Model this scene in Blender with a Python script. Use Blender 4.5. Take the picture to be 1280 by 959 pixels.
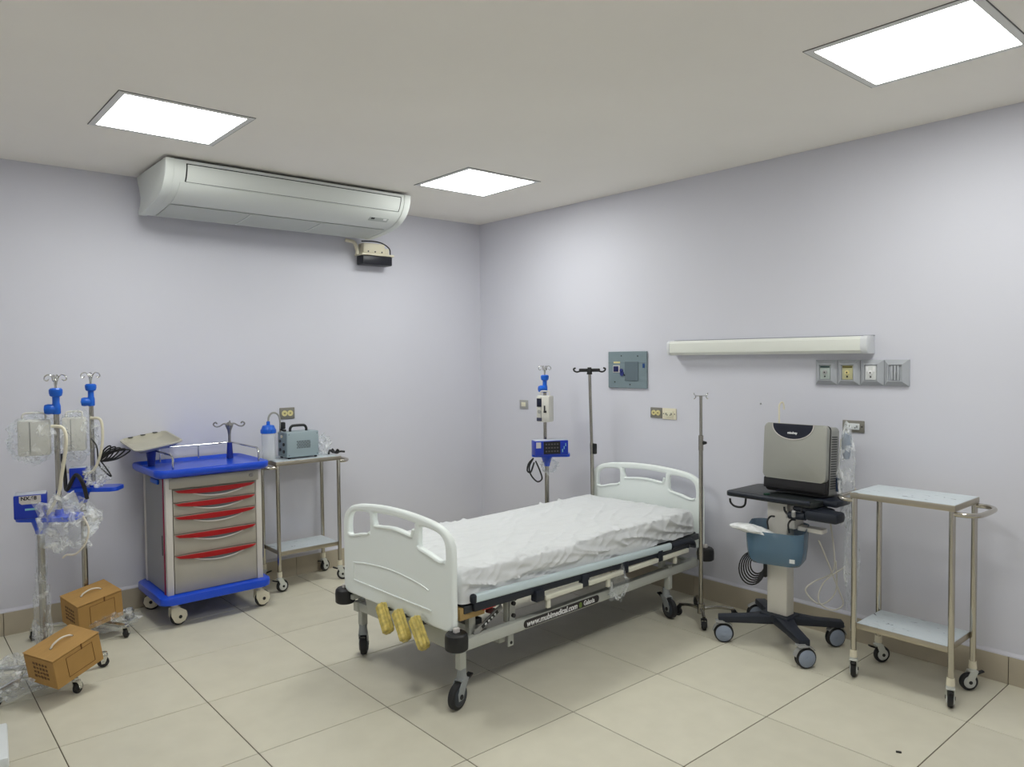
import bpy, bmesh, math, random
from mathutils import Vector, Matrix, noise
random.seed(7)
PI = math.pi
sc = bpy.context.scene
for o in list(bpy.data.objects):
    bpy.data.objects.remove(o)

# ------------------------------------------------------------------ camera
cd = bpy.data.cameras.new('camera'); cam = bpy.data.objects.new('camera', cd)
sc.collection.objects.link(cam); sc.camera = cam
R3 = Vector((0.756887, -0.653483, -0.009094)); U3 = Vector((0.029553, 0.020321, 0.999357)); F3 = Vector((0.652877, 0.756669, -0.034693))
mw = Matrix.Identity(4)
for i in range(3):
    mw[i][0] = R3[i]; mw[i][1] = U3[i]; mw[i][2] = -F3[i]
mw[0][3], mw[1][3], mw[2][3] = -0.55056, -4.72398, 1.59216
cam.matrix_world = mw
cd.sensor_fit = 'HORIZONTAL'; cd.sensor_width = 36; cd.lens = 931.7577 * 36 / 1280; cd.clip_start = 0.05

# ------------------------------------------------------------------ world, exposure
w = bpy.data.worlds.new('world'); sc.world = w; w.use_nodes = True
w.node_tree.nodes['Background'].inputs[0].default_value = (0.8, 0.85, 1, 1)
w.node_tree.nodes['Background'].inputs[1].default_value = 0.02
sc.view_settings.view_transform = 'Standard'; sc.view_settings.look = 'None'
sc.view_settings.gamma = 1; sc.view_settings.exposure = 0.0
LIGHT = 20.5            # strength of the ceiling panels
LIGHT_COL = (0.975, 1.0, 0.965)

# ------------------------------------------------------------------ materials
def srgb(r, g, b):
    f = lambda c: (c/255/12.92) if c/255 <= 0.04045 else ((c/255+0.055)/1.055)**2.4
    return (f(r), f(g), f(b), 1)
MATS = {}
def mat(name, rgb, rough=0.5, metal=0.0, spec=0.5, var=0.0, vscale=8, bump=0.0, bscale=60, coat=0.0, stretch=None):
    if name in MATS: return MATS[name]
    m = bpy.data.materials.new(name); m.use_nodes = True
    nt = m.node_tree; p = nt.nodes['Principled BSDF']
    c = srgb(*rgb)
    p.inputs['Base Color'].default_value = c; p.inputs['Roughness'].default_value = rough
    p.inputs['Metallic'].default_value = metal; p.inputs['Specular IOR Level'].default_value = spec
    p.inputs['Coat Weight'].default_value = coat
    if var or bump:
        tc = nt.nodes.new('ShaderNodeTexCoord'); mp = nt.nodes.new('ShaderNodeMapping')
        nt.links.new(tc.outputs['Object'], mp.inputs[0])
        if stretch: mp.inputs['Scale'].default_value = stretch
    if var:
        n = nt.nodes.new('ShaderNodeTexNoise'); n.inputs['Scale'].default_value = vscale; n.inputs['Detail'].default_value = 5
        nt.links.new(mp.outputs[0], n.inputs['Vector'])
        r = nt.nodes.new('ShaderNodeValToRGB')
        r.color_ramp.elements[0].position = 0.3; r.color_ramp.elements[1].position = 0.7
        r.color_ramp.elements[0].color = tuple(x*(1-var) for x in c[:3])+(1,)
        r.color_ramp.elements[1].color = tuple(min(1, x*(1+var)) for x in c[:3])+(1,)
        nt.links.new(n.outputs[0], r.inputs[0]); nt.links.new(r.outputs[0], p.inputs['Base Color'])
    if bump:
        n2 = nt.nodes.new('ShaderNodeTexNoise'); n2.inputs['Scale'].default_value = bscale; n2.inputs['Detail'].default_value = 4
        nt.links.new(mp.outputs[0], n2.inputs['Vector'])
        b = nt.nodes.new('ShaderNodeBump'); b.inputs['Strength'].default_value = bump; b.inputs['Distance'].default_value = 0.004
        nt.links.new(n2.outputs[0], b.inputs['Height']); nt.links.new(b.outputs[0], p.inputs['Normal'])
    MATS[name] = m
    return m

WALL = mat('wall_paint', (214, 214, 223), 0.6, var=0.015, vscale=1.3, bump=0.05, bscale=35)
CEIL = mat('ceiling_paint', (247, 243, 235), 0.8, var=0.015, vscale=1.5, bump=0.04, bscale=30)
GROUT = mat('grout', (96, 88, 74), 0.9)
LEDGE = mat('ledge_mortar', (205, 204, 212), 0.8, bump=0.2)
BASE = mat('baseboard_tile', (182, 172, 152), 0.45, var=0.05, vscale=6)
WHITE = mat('white_plastic', (226, 230, 230), 0.35)
BEDWHITE = mat('bed_board_plastic', (240, 246, 243), 0.34, bump=0.02, bscale=200)
ACW = mat('ac_plastic', (214, 218, 214), 0.4)
ACG = mat('ac_louver', (190, 194, 190), 0.45)
CREAM = mat('cream_plastic', (226, 219, 196), 0.4)
COLW = mat('cart_column_paint', (220, 216, 206), 0.35)
BLACK = mat('black_plastic', (22, 22, 24), 0.45)
NAVY = mat('navy_black_plastic', (24, 30, 42), 0.5)
RUBBER = mat('rubber', (30, 30, 32), 0.6)
DARKG = mat('dark_grey_plastic', (52, 56, 60), 0.5)
BEDGREY = mat('bed_frame_paint', (186, 188, 180), 0.45)
BLUE = mat('blue_plastic', (4, 72, 208), 0.3, coat=0.2)
KBLUE = mat('knob_blue', (14, 96, 205), 0.35)
RED = mat('red_handle', (165, 8, 16), 0.4)
MAG = mat('magenta_trim', (150, 30, 70), 0.4)
DRAWER = mat('drawer_grey', (170, 165, 153), 0.45, var=0.03)
CARTPOST = mat('cart_post', (212, 207, 200), 0.4)
CHROME = mat('chrome', (205, 205, 200), 0.16, metal=1.0)
STEEL = mat('stainless_tube', (190, 185, 174), 0.17, metal=1.0, bump=0.05, bscale=180)
SHELFS = mat('stainless_edge', (180, 172, 156), 0.36, metal=1.0)
POLE = mat('pole_steel', (170, 166, 156), 0.25, metal=1.0)
TRAY = mat('beige_tray', (182, 178, 162), 0.4)
HOOKM = mat('dull_metal', (140, 138, 134), 0.4, metal=0.8)
SUCT = mat('suction_body', (152, 168, 174), 0.4)
SUCTS = mat('suction_side', (120, 136, 144), 0.5)
SLAT = mat('cream_rail', (222, 220, 204), 0.4)
RAILT = mat('pale_blue_rail', (205, 220, 224), 0.3)
TAN = mat('tan_foam', (176, 146, 92), 0.7)
YEL = mat('yellow_wrap', (208, 188, 104), 0.35, var=0.3, vscale=45, bump=0.5, bscale=80)
REDP = mat('red_plastic', (190, 40, 26), 0.5)
SILV = mat('silver_lid', (170, 170, 162), 0.38, metal=0.35, var=0.02)
SILVS = mat('silver_side', (150, 150, 145), 0.5)
WHEELG = mat('wheel_disc_grey', (140, 150, 166), 0.5)
CARD = mat('cardboard', (178, 138, 78), 0.75, var=0.06, vscale=12, stretch=(1, 4, 1), bump=0.05)
CARDD = mat('cardboard_print', (110, 72, 34), 0.8)
CORD = mat('white_cord', (222, 214, 200), 0.7)
PANEL = mat('panel_grey', (122, 138, 144), 0.5, var=0.03)
PANELD = mat('panel_door_grey', (96, 110, 118), 0.5)
GASG = mat('gas_frame_grey', (176, 179, 184), 0.4, var=0.03)
GASD = mat('gas_shadow_grey', (150, 152, 160), 0.5)
PLATE = mat('outlet_plate_metal', (140, 137, 128), 0.4, metal=0.4)
IVORY = mat('ivory_socket', (228, 224, 200), 0.4)
YELL = mat('yellow_socket', (220, 208, 150), 0.4)
LAMPW = mat('lamp_cover', (232, 234, 226), 0.35)
LAMPE = mat('lamp_end', (224, 226, 228), 0.4)
LABELW = mat('label_white', (205, 200, 196), 0.5)
INK = mat('ink_dark', (30, 28, 30), 0.5)
WTEXT = mat('white_ink', (235, 235, 235), 0.5)
GTEXT = mat('green_ink', (130, 160, 70), 0.5)
TBLUE = mat('pale_teal_label', (130, 190, 200), 0.5)
LCD = mat('dark_screen', (26, 30, 48), 0.2)
CABLEW = mat('pale_cable', (200, 196, 186), 0.5)
SOCK = mat('frame_silver', (168, 168, 166), 0.5)

def floor_mat():
    m = bpy.data.materials.new('floor_tile'); m.use_nodes = True; nt = m.node_tree; p = nt.nodes['Principled BSDF']
    tc = nt.nodes.new('ShaderNodeTexCoord'); oi = nt.nodes.new('ShaderNodeObjectInfo')
    add = nt.nodes.new('ShaderNodeVectorMath'); add.operation = 'ADD'
    mul = nt.nodes.new('ShaderNodeVectorMath'); mul.operation = 'SCALE'
    nt.links.new(oi.outputs['Random'], mul.inputs['Scale']); mul.inputs[0].default_value = (37, 19, 5)
    nt.links.new(tc.outputs['Object'], add.inputs[0]); nt.links.new(mul.outputs[0], add.inputs[1])
    n = nt.nodes.new('ShaderNodeTexNoise'); n.inputs['Scale'].default_value = 9; n.inputs['Detail'].default_value = 6
    nt.links.new(add.outputs[0], n.inputs['Vector'])
    r = nt.nodes.new('ShaderNodeValToRGB'); r.color_ramp.elements[0].position = 0.3; r.color_ramp.elements[1].position = 0.72
    r.color_ramp.elements[0].color = srgb(209, 204, 185); r.color_ramp.elements[1].color = srgb(215, 210, 191)
    nt.links.new(n.outputs[0], r.inputs[0])
    hv = nt.nodes.new('ShaderNodeHueSaturation'); mr = nt.nodes.new('ShaderNodeMapRange')
    mr.inputs[3].default_value = 0.96; mr.inputs[4].default_value = 1.03
    nt.links.new(oi.outputs['Random'], mr.inputs[0]); nt.links.new(mr.outputs[0], hv.inputs['Value'])
    nt.links.new(r.outputs[0], hv.inputs['Color']); nt.links.new(hv.outputs[0], p.inputs['Base Color'])
    n2 = nt.nodes.new('ShaderNodeTexNoise'); n2.inputs['Scale'].default_value = 4; n2.inputs['Detail'].default_value = 3
    nt.links.new(add.outputs[0], n2.inputs['Vector'])
    m2 = nt.nodes.new('ShaderNodeMapRange'); m2.inputs[3].default_value = 0.3; m2.inputs[4].default_value = 0.46
    nt.links.new(n2.outputs[0], m2.inputs[0]); nt.links.new(m2.outputs[0], p.inputs['Roughness'])
    p.inputs['Specular IOR Level'].default_value = 0.35
    return m
FLOORM = floor_mat()

def film_shelf_mat():
    """pale protective film with dark scuffs, over steel"""
    m = bpy.data.materials.new('film_covered_steel'); m.use_nodes = True; nt = m.node_tree; p = nt.nodes['Principled BSDF']
    tc = nt.nodes.new('ShaderNodeTexCoord'); mp = nt.nodes.new('ShaderNodeMapping'); mp.inputs['Scale'].default_value = (1, 3.2, 1); mp.inputs['Rotation'].default_value = (0, 0, 0.5)
    nt.links.new(tc.outputs['Object'], mp.inputs[0])
    n = nt.nodes.new('ShaderNodeTexNoise'); n.inputs['Scale'].default_value = 11; n.inputs['Detail'].default_value = 2; n.inputs['Distortion'].default_value = 1.2
    nt.links.new(mp.outputs[0], n.inputs['Vector'])
    r = nt.nodes.new('ShaderNodeValToRGB'); e = r.color_ramp.elements
    e[0].position = 0.29; e[0].color = srgb(80, 88, 98); e[1].position = 0.32; e[1].color = srgb(206, 216, 221)
    x = e.new(0.6); x.color = srgb(212, 220, 224); y = e.new(0.70); y.color = srgb(200, 208, 212)
    nt.links.new(n.outputs[0], r.inputs[0]); nt.links.new(r.outputs[0], p.inputs['Base Color'])
    p.inputs['Roughness'].default_value = 0.35; p.inputs['Metallic'].default_value = 0.15
    return m
FILMSHELF = film_shelf_mat()

def sheet_mat():
    m = mat('bed_sheet', (219, 221, 222), 0.75, bump=0.9, bscale=9, stretch=(1, 2.6, 1))
    m.node_tree.nodes['Principled BSDF'].inputs['Sheen Weight'].default_value = 0.15
    return m
SHEET = sheet_mat()

def film_mat(name, fac, tint=(0.96, 0.97, 0.97)):
    m = bpy.data.materials.new(name); m.use_nodes = True; nt = m.node_tree
    nt.nodes.remove(nt.nodes['Principled BSDF']); out = nt.nodes['Material Output']
    tr = nt.nodes.new('ShaderNodeBsdfTransparent'); tr.inputs[0].default_value = (0.97, 0.98, 0.985, 1)
    gl = nt.nodes.new('ShaderNodeBsdfPrincipled'); gl.inputs['Base Color'].default_value = (*tint, 1); gl.inputs['Subsurface Weight'].default_value = 0; gl.inputs['Roughness'].default_value = 0.3
    gl.inputs['Specular IOR Level'].default_value = 1.0
    tc = nt.nodes.new('ShaderNodeTexCoord')
    n = nt.nodes.new('ShaderNodeTexNoise'); n.inputs['Scale'].default_value = 15; n.inputs['Detail'].default_value = 3; n.inputs['Distortion'].default_value = 1.0
    nt.links.new(tc.outputs['Object'], n.inputs['Vector'])
    b = nt.nodes.new('ShaderNodeBump'); b.inputs['Strength'].default_value = 1.0; b.inputs['Distance'].default_value = 0.02
    nt.links.new(n.outputs[0], b.inputs['Height']); nt.links.new(b.outputs[0], gl.inputs['Normal'])
    r = nt.nodes.new('ShaderNodeValToRGB'); r.color_ramp.elements[0].position = 0.5; r.color_ramp.elements[1].position = 0.68
    r.color_ramp.elements[0].color = (fac*0.45,)*3+(1,); r.color_ramp.elements[1].color = (min(1, fac*2.6),)*3+(1,)
    nt.links.new(n.outputs[0], r.inputs[0])
    mx = nt.nodes.new('ShaderNodeMixShader'); nt.links.new(r.outputs[0], mx.inputs[0])
    nt.links.new(tr.outputs[0], mx.inputs[1]); nt.links.new(gl.outputs[0], mx.inputs[2]); nt.links.new(mx.outputs[0], out.inputs[0])
    return m
FILM = film_mat('clear_film', 0.15)
FILM2 = film_mat('clear_film_dense', 0.27)
def clear_mat(name, fac, tint, rough=0.15):
    m = bpy.data.materials.new(name); m.use_nodes = True; nt = m.node_tree; p = nt.nodes['Principled BSDF']
    p.inputs['Base Color'].default_value = (*tint, 1); p.inputs['Roughness'].default_value = rough; p.inputs['Alpha'].default_value = fac
    return m
JARM = clear_mat('clear_jar', 0.38, (0.86, 0.9, 0.93))
BASKM = clear_mat('smoky_blue_basket', 0.70, (0.12, 0.22, 0.32), 0.2)

def emit_mat(name, col, s):
    m = bpy.data.materials.new(name); m.use_nodes = True; nt = m.node_tree
    p = nt.nodes['Principled BSDF']; p.inputs['Base Color'].default_value = (0.8, 0.8, 0.8, 1)
    p.inputs['Emission Color'].default_value = (*col, 1); p.inputs['Emission Strength'].default_value = s
    return m
DIFF = emit_mat('lit_diffuser', LIGHT_COL, LIGHT)

# ------------------------------------------------------------------ mesh helpers
def B(): return bmesh.new()
def box(bm, c, s, bevel=0.0, rot=None, seg=2):
    r = bmesh.ops.create_cube(bm, size=1)
    vs = r['verts']
    bmesh.ops.scale(bm, vec=Vector(s), verts=vs)
    if bevel:
        es = list({e for v in vs for e in v.link_edges})
        g = bmesh.ops.bevel(bm, geom=es, offset=bevel, segments=seg, profile=0.5, affect='EDGES')
        vs = list({v for f in g['faces'] for v in f.verts} | {v for v in vs if v.is_valid})
    M = Matrix.Translation(Vector(c)) @ (rot.to_4x4() if rot else Matrix.Identity(4))
    bmesh.ops.transform(bm, matrix=M, verts=vs)
    return bm
def span(bm, a, b, bevel=0.0, seg=2):
    a = Vector(a); b = Vector(b)
    return box(bm, (a+b)/2, [abs(x) for x in (b-a)], bevel, seg=seg)
def cyl(bm, p0, p1, r0, r1=None, seg=20, caps=True):
    p0 = Vector(p0); p1 = Vector(p1); d = p1-p0; r1 = r0 if r1 is None else r1
    q = d.to_track_quat('Z', 'Y').to_matrix().to_4x4()
    M = Matrix.Translation((p0+p1)/2) @ q
    bmesh.ops.create_cone(bm, cap_ends=caps, segments=seg, radius1=r0, radius2=r1, depth=d.length, matrix=M)
    return bm
def smooth_path(pts, n=6, closed=False):
    P = [Vector(p) for p in pts]; out = []; N = len(P)
    rng = range(N) if closed else range(N-1)
    for i in rng:
        p0 = P[(i-1) % N] if (closed or i > 0) else P[0]*2-P[1]
        p1 = P[i]; p2 = P[(i+1) % N]
        p3 = P[(i+2) % N] if (closed or i+2 < N) else P[-1]*2-P[-2]
        for k in range(n):
            t = k/n
            out.append(0.5*((2*p1)+(-p0+p2)*t+(2*p0-5*p1+4*p2-p3)*t*t+(-p0+3*p1-3*p2+p3)*t**3))
    if not closed: out.append(P[-1])
    return out
def tube(bm, pts, r, seg=10, closed=False, caps=True):
    P = [Vector(p) for p in pts]; N = len(P); rings = []
    up = None
    for i, p in enumerate(P):
        if closed: t = (P[(i+1) % N]-P[i-1])
        else: t = P[min(i+1, N-1)]-P[max(i-1, 0)]
        if t.length < 1e-9: t = Vector((0, 0, 1))
        t.normalize()
        if up is None:
            up = Vector((0, 0, 1)) if abs(t.z) < 0.9 else Vector((1, 0, 0))
        n = (up - t*up.dot(t))
        if n.length < 1e-6: n = t.orthogonal()
        n.normalize(); up = n; b = t.cross(n)
        rr = r[i] if isinstance(r, (list, tuple)) else r
        rings.append([bm.verts.new(p+(n*math.cos(2*PI*k/seg)+b*math.sin(2*PI*k/seg))*rr) for k in range(seg)])
    for i in range(N if closed else N-1):
        a, c = rings[i], rings[(i+1) % N]
        for k in range(seg):
            bm.faces.new((a[k], a[(k+1) % seg], c[(k+1) % seg], c[k]))
    if caps and not closed:
        bm.faces.new(rings[0][::-1]); bm.faces.new(rings[-1])
    return bm
def lathe(bm, prof, c=(0, 0, 0), axis=(0, 0, 1), seg=24):
    q = Vector(axis).to_track_quat('Z', 'Y').to_matrix().to_4x4(); M = Matrix.Translation(Vector(c)) @ q
    rings = []
    for r, z in prof:
        if r < 1e-6: rings.append([bm.verts.new(M @ Vector((0, 0, z)))])
        else: rings.append([bm.verts.new(M @ Vector((r*math.cos(2*PI*k/seg), r*math.sin(2*PI*k/seg), z))) for k in range(seg)])
    for a, b in zip(rings, rings[1:]):
        for k in range(seg):
            k2 = (k+1) % seg
            if len(a) == 1 and len(b) == 1: continue
            if len(a) == 1: bm.faces.new((a[0], b[k], b[k2]))
            elif len(b) == 1: bm.faces.new((a[k], a[k2], b[0]))
            else: bm.faces.new((a[k], a[k2], b[k2], b[k]))
    return bm
def prism(bm, poly, f, d0, d1, bevel=0):
    """poly of 2-D points; f(u, v, d) -> 3-D"""
    a = [bm.verts.new(f(u, v, d0)) for u, v in poly]; b = [bm.verts.new(f(u, v, d1)) for u, v in poly]
    n = len(poly); fs = [bm.faces.new(a[::-1]), bm.faces.new(b)]
    for k in range(n): fs.append(bm.faces.new((a[k], a[(k+1) % n], b[(k+1) % n], b[k])))
    if bevel:
        es = list({e for fc in fs[:2] for e in fc.edges})
        bmesh.ops.bevel(bm, geom=es, offset=bevel, segments=2, profile=0.5, affect='EDGES')
    return bm
def rrect(w, h, r, n=5, cx=0, cy=0):
    out = []
    for sx, sy, a0 in ((1, 1, 0), (-1, 1, 90), (-1, -1, 180), (1, -1, 270)):
        for k in range(n+1):
            a = math.radians(a0+90*k/n)
            out.append((cx+sx*(w/2-r)+r*math.cos(a), cy+sy*(h/2-r)+r*math.sin(a)))
    return out
def link(name, me, m, parent=None, flat=False, angle=35):
    o = bpy.data.objects.new(name, me); sc.collection.objects.link(o)
    if m is not None and not me.materials: me.materials.append(m)
    if parent: o.parent = parent
    return o
def obj(name, bm, m, parent=None, label=None, angle=35, smooth=True):
    bmesh.ops.recalc_face_normals(bm, faces=bm.faces)
    me = bpy.data.meshes.new(name); bm.to_mesh(me); bm.free()
    if smooth:
        me.polygons.foreach_set('use_smooth', [True]*len(me.polygons)); me.set_sharp_from_angle(angle=math.radians(angle))
    o = link(name, me, m, parent)
    if label: o['label'] = label
    return o
def thing(name, label, cat, loc=(0, 0, 0), rz=0, group=None):
    o = bpy.data.objects.new(name, None); sc.collection.objects.link(o); o.empty_display_size = 0.1
    o.location = loc; o.rotation_euler = (0, 0, rz); o['label'] = label; o['category'] = cat
    if group: o['group'] = group
    return o
def tag(o, label, cat, group=None):
    o['label'] = label; o['category'] = cat
    if group: o['group'] = group
    return o
def struct(name, bm, m, label=None):
    o = obj(name, bm, m, smooth=False); o['kind'] = 'structure'; o['label'] = label or name.replace('_', ' '); return o
def text(name, body, size, m, parent, M, extrude=0.0006, shear=0.0, bold=0.0, align='LEFT', sx=1.0):
    cu = bpy.data.curves.new(name, 'FONT'); cu.body = body; cu.size = size; cu.extrude = extrude; cu.shear = shear; cu.offset = bold; cu.align_x = align; cu.align_y = 'CENTER'
    t = bpy.data.objects.new('tmp', cu); sc.collection.objects.link(t)
    dg = bpy.context.evaluated_depsgraph_get(); me = bpy.data.meshes.new_from_object(t.evaluated_get(dg))
    bpy.data.objects.remove(t)
    me.transform(M @ Matrix.Diagonal((sx, 1, 1, 1))); me.materials.clear()
    return link(name, me, m, parent)
def frame(origin, xa, ya):
    xa = Vector(xa).normalized(); ya = Vector(ya).normalized(); za = xa.cross(ya)
    M = Matrix.Identity(4)
    for i in range(3): M[i][0] = xa[i]; M[i][1] = ya[i]; M[i][2] = za[i]; M[i][3] = origin[i]
    return M
def copy_tree(o, parent=None):
    c = o.copy(); sc.collection.objects.link(c)
    if parent: c.parent = parent
    for ch in list(o.children): copy_tree(ch, c)
    return c

XR, YL, HC = 3.566, 0.468, 2.764
X0, Y0 = -1.05, -5.25

# ------------------------------------------------------------------ room shell
b = B(); span(b, (X0-.1, Y0-.1, -0.12), (XR+.1, YL+.1, -0.0025)); fl = struct('floor', b, GROUT, 'beige tiled floor with thin dark joints')
b = B(); span(b, (X0-.1, Y0-.1, HC), (XR+.1, YL+.1, HC+.1)); struct('ceiling', b, CEIL, 'pale grey painted ceiling')
b = B(); span(b, (X0-.1, YL, -0.1), (XR+.1, YL+.1, HC+.1)); struct('wall_left', b, WALL, 'lavender wall behind the drawer cart')
b = B(); span(b, (XR, Y0-.1, -0.1), (XR+.1, YL, HC+.1)); struct('wall_right', b, WALL, 'lavender wall behind the bed head')
b = B(); span(b, (X0-.1, Y0-.1, -0.1), (X0, YL, HC+.1)); struct('wall_back', b, WALL, 'lavender wall')
b = B(); span(b, (X0, Y0-.1, -0.1), (XR, Y0, HC+.1)); struct('wall_front', b, WALL, 'lavender wall')
# floor tiles on a 0.6 m grid, joints 3 mm
tile_cache = {}
def tile(x0, x1, y0, y1):
    g = 0.0021; k = (round(x1-x0, 3), round(y1-y0, 3))
    if k not in tile_cache:
        bb = B(); box(bb, (0, 0, -0.004), (k[0]-2*g, k[1]-2*g, 0.008), 0.0012, seg=1)
        me = bpy.data.meshes.new('tile'); bb.to_mesh(me); bb.free(); me.materials.append(FLOORM); tile_cache[k] = me
    o = link('tile', tile_cache[k], None, fl); o.location = ((x0+x1)/2, (y0+y1)/2, 0)
i = -2
while i*0.6 < XR:
    j = -1
    while -j*0.6 > Y0:
        xa, xb = max(X0, i*0.6), min(XR, (i+1)*0.6); yb, ya = min(YL, -j*0.6), max(Y0, -(j+1)*0.6)
        if xb-xa > 0.02 and yb-ya > 0.02: tile(xa, xb, ya, yb)
        j += 1
    i += 1
# baseboards: tiles 13.5 cm high with a pale mortar chamfer on top
def baseboard(side, horizontal):
    b = B()
    if horizontal: span(b, (X0, YL-.006, 0), (XR, YL, 0.134))
    else: span(b, (XR-.006, Y0, 0), (XR, YL, 0.134))
    root = struct('baseboard_'+side, b, GROUT, 'beige tile baseboard along the %s wall' % side)
    b = B()
    f = (lambda u, v, d: Vector((d, YL-u, v))) if horizontal else (lambda u, v, d: Vector((XR-u, d, v)))
    prism(b, [(0, .134), (.013, .134), (.012, .140), (0, .153)], f, (X0 if horizontal else Y0), (XR if horizontal else YL))
    obj('ledge', b, LEDGE, root, smooth=False)
    lo, hi = (X0, XR) if horizontal else (Y0, YL)
    k = math.floor(lo/0.6)-1; me = {}
    while k*0.6 < hi:
        a, c = max(lo, k*.6), min(hi, (k+1)*.6); k += 1
        if c-a < .02: continue
        key = round(c-a, 3)
        if key not in me:
            bb = B(); box(bb, (0, 0, 0), ((key-.003, .013, .134) if horizontal else (.013, key-.003, .134)), 0.001, seg=1)
            mm = bpy.data.meshes.new('tile'); bb.to_mesh(mm); bb.free(); mm.materials.append(BASE); me[key] = mm
        o = link('tile', me[key], None, root); o.location = ((a+c)/2, YL-.0065, .067) if horizontal else (XR-.0065, (a+c)/2, .067)
baseboard('left', True); baseboard('right', False)

# ------------------------------------------------------------------ ceiling lights
def ceiling_light(x, y, label):
    t = thing('ceiling_light', label, 'ceiling light', (x, y, HC), 0, 'ceiling light panels')
    b = B(); w, h = .60, .60
    for (cx, cy, sx, sy) in ((0, -.285, .60, .03), (0, .285, .60, .03), (-.285, 0, .03, .54), (.285, 0, .03, .54)):
        box(b, (cx, cy, -.001), (sx, sy, .006), .001, seg=1)
    obj('frame', b, mat('light_frame', (226, 226, 224), .5), t)
    b = B()
    for (cx, cy, sx, sy) in ((0, -.3015, .606, .003), (0, .3015, .606, .003), (-.3015, 0, .003, .606), (.3015, 0, .003, .606)):
        box(b, (cx, cy, -.001), (sx, sy, .003))
    obj('gap_shade', b, mat('light_gap', (96, 96, 94), .8), t)  # dark strips whose colour stands in for the shaded gap round the frame
    b = B(); span(b, (-.27, -.27, -.0035), (.27, .27, -.001))
    obj('diffuser', b, DIFF, t, smooth=False)
ceiling_light(.605, -.85, 'square lit ceiling panel on the left, in front of the air conditioner')
ceiling_light(2.575, -.76, 'square lit ceiling panel nearest the far corner, right of the air conditioner')
ceiling_light(2.52, -3.555, 'square lit ceiling panel at the upper right, largest in view')
ceiling_light(.56, -3.6, 'square ceiling panel overhead, just outside the picture')

# ------------------------------------------------------------------ air conditioner
t = thing('air_conditioner', 'long white air conditioner hung under the ceiling on the left wall', 'air conditioner', (0, 0, 0))
xl, xr = .755, 2.395
prof = [(-.225, 2.745), (-.222, 2.70), (-.205, 2.655), (-.17, 2.61), (-.12, 2.575), (-.06, 2.55), (.02, 2.533), (.12, 2.522), (.25, 2.512), (.345, 2.508), (.352, 2.53), (.30, 2.56), (.285, 2.60), (.31, 2.66), (.35, 2.70), (.36, 2.735), (.36, 2.745)]
fx = lambda u, v, d: Vector((d, u, v))
b = B(); prism(b, prof, fx, xl+.05, xr-.05); obj('casing', b, ACW, t)
for s, xa, xb in ((0, xl, xl+.05), (1, xr-.05, xr)):
    b = B()
    c = (.12, 2.66); big = [(c[0]+(u-c[0])*1.018, c[1]+(v-c[1])*1.03 if v < 2.7 else v) for u, v in prof]
    prism(b, big, fx, xa, xb, bevel=.004); obj('end_panel', b, ACW, t)
# front intake panel: slightly proud curved sheet with dark gap round it
def off(u0, k, base):  # point on profile offset outward
    return base
def sheet(name, pts, xa, xb, d, m, par, th=.004):
    bb = B(); N = len(pts); nrm = []
    for i in range(N):
        a = pts[max(0, i-1)]; c = pts[min(N-1, i+1)]; tx, ty = c[0]-a[0], c[1]-a[1]; L = math.hypot(tx, ty); nrm.append((-ty/L, tx/L))
    sgn = 1 if (nrm[0][0]*-1+nrm[0][1]*-1) > 0 else -1
    outp = [(p[0]+sgn*n[0]*(d+th), p[1]+sgn*n[1]*(d+th)) for p, n in zip(pts, nrm)]
    inn = [(p[0]+sgn*n[0]*d, p[1]+sgn*n[1]*d) for p, n in zip(pts, nrm)]
    prism(bb, outp+inn[::-1], fx, xa, xb); return obj(name, bb, m, par)
AC_GAP = mat('ac_gap', (40, 44, 44), .8)
sheet('panel_gap', [(-.2235, 2.728), (-.222, 2.70), (-.205, 2.655), (-.186, 2.63)], xl+.115, xr-.075, .0005, AC_GAP, t, .001)
pn = sheet('upper_panel', [(-.2228, 2.722), (-.222, 2.70), (-.205, 2.655), (-.188, 2.633)], xl+.122, xr-.083, .001, ACW, t, .004)
sheet('lower_panel', [(-.183, 2.627), (-.17, 2.61), (-.12, 2.575), (-.06, 2.55), (.0, 2.536)], xl+.09, xr-.075, .001, ACW, t, .003)
lv = sheet('louver', [(.012, 2.533), (.12, 2.522), (.24, 2.512), (.31, 2.509)], xl+.09, xr-.075, .001, ACG, t, .004)
for k in range(1, 3):
    x = xl+.09+(xr-xl-.165)*k/3.0
    sheet('louver_seam', [(.02, 2.5325), (.12, 2.522), (.24, 2.512), (.30, 2.509)], x, x+.008, .005, ACW, lv, .004)
pl = sheet('name_plate', [(-.135, 2.585), (-.115, 2.573), (-.10, 2.567)], xr-.275, xr-.125, .004, mat('plate_grey', (176, 182, 178), .4), t, .002)
# lettering too small to read on the plate: small dark and white marks
sheet('plate_mark', [(-.131, 2.5825), (-.118, 2.5745)], xr-.262, xr-.235, .0055, INK, pl, .001)
sheet('plate_mark', [(-.131, 2.5825), (-.118, 2.5745)], xr-.165, xr-.140, .0055, WTEXT, pl, .001)
b = B(); span(b, (xl+.05, -.16, HC-.022), (xr-.05, .34, HC-.0005)); obj('gap_shadow_plate', b, DARKG, t)  # dark filler under the ceiling, its colour painting the shadow in the gap

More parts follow.
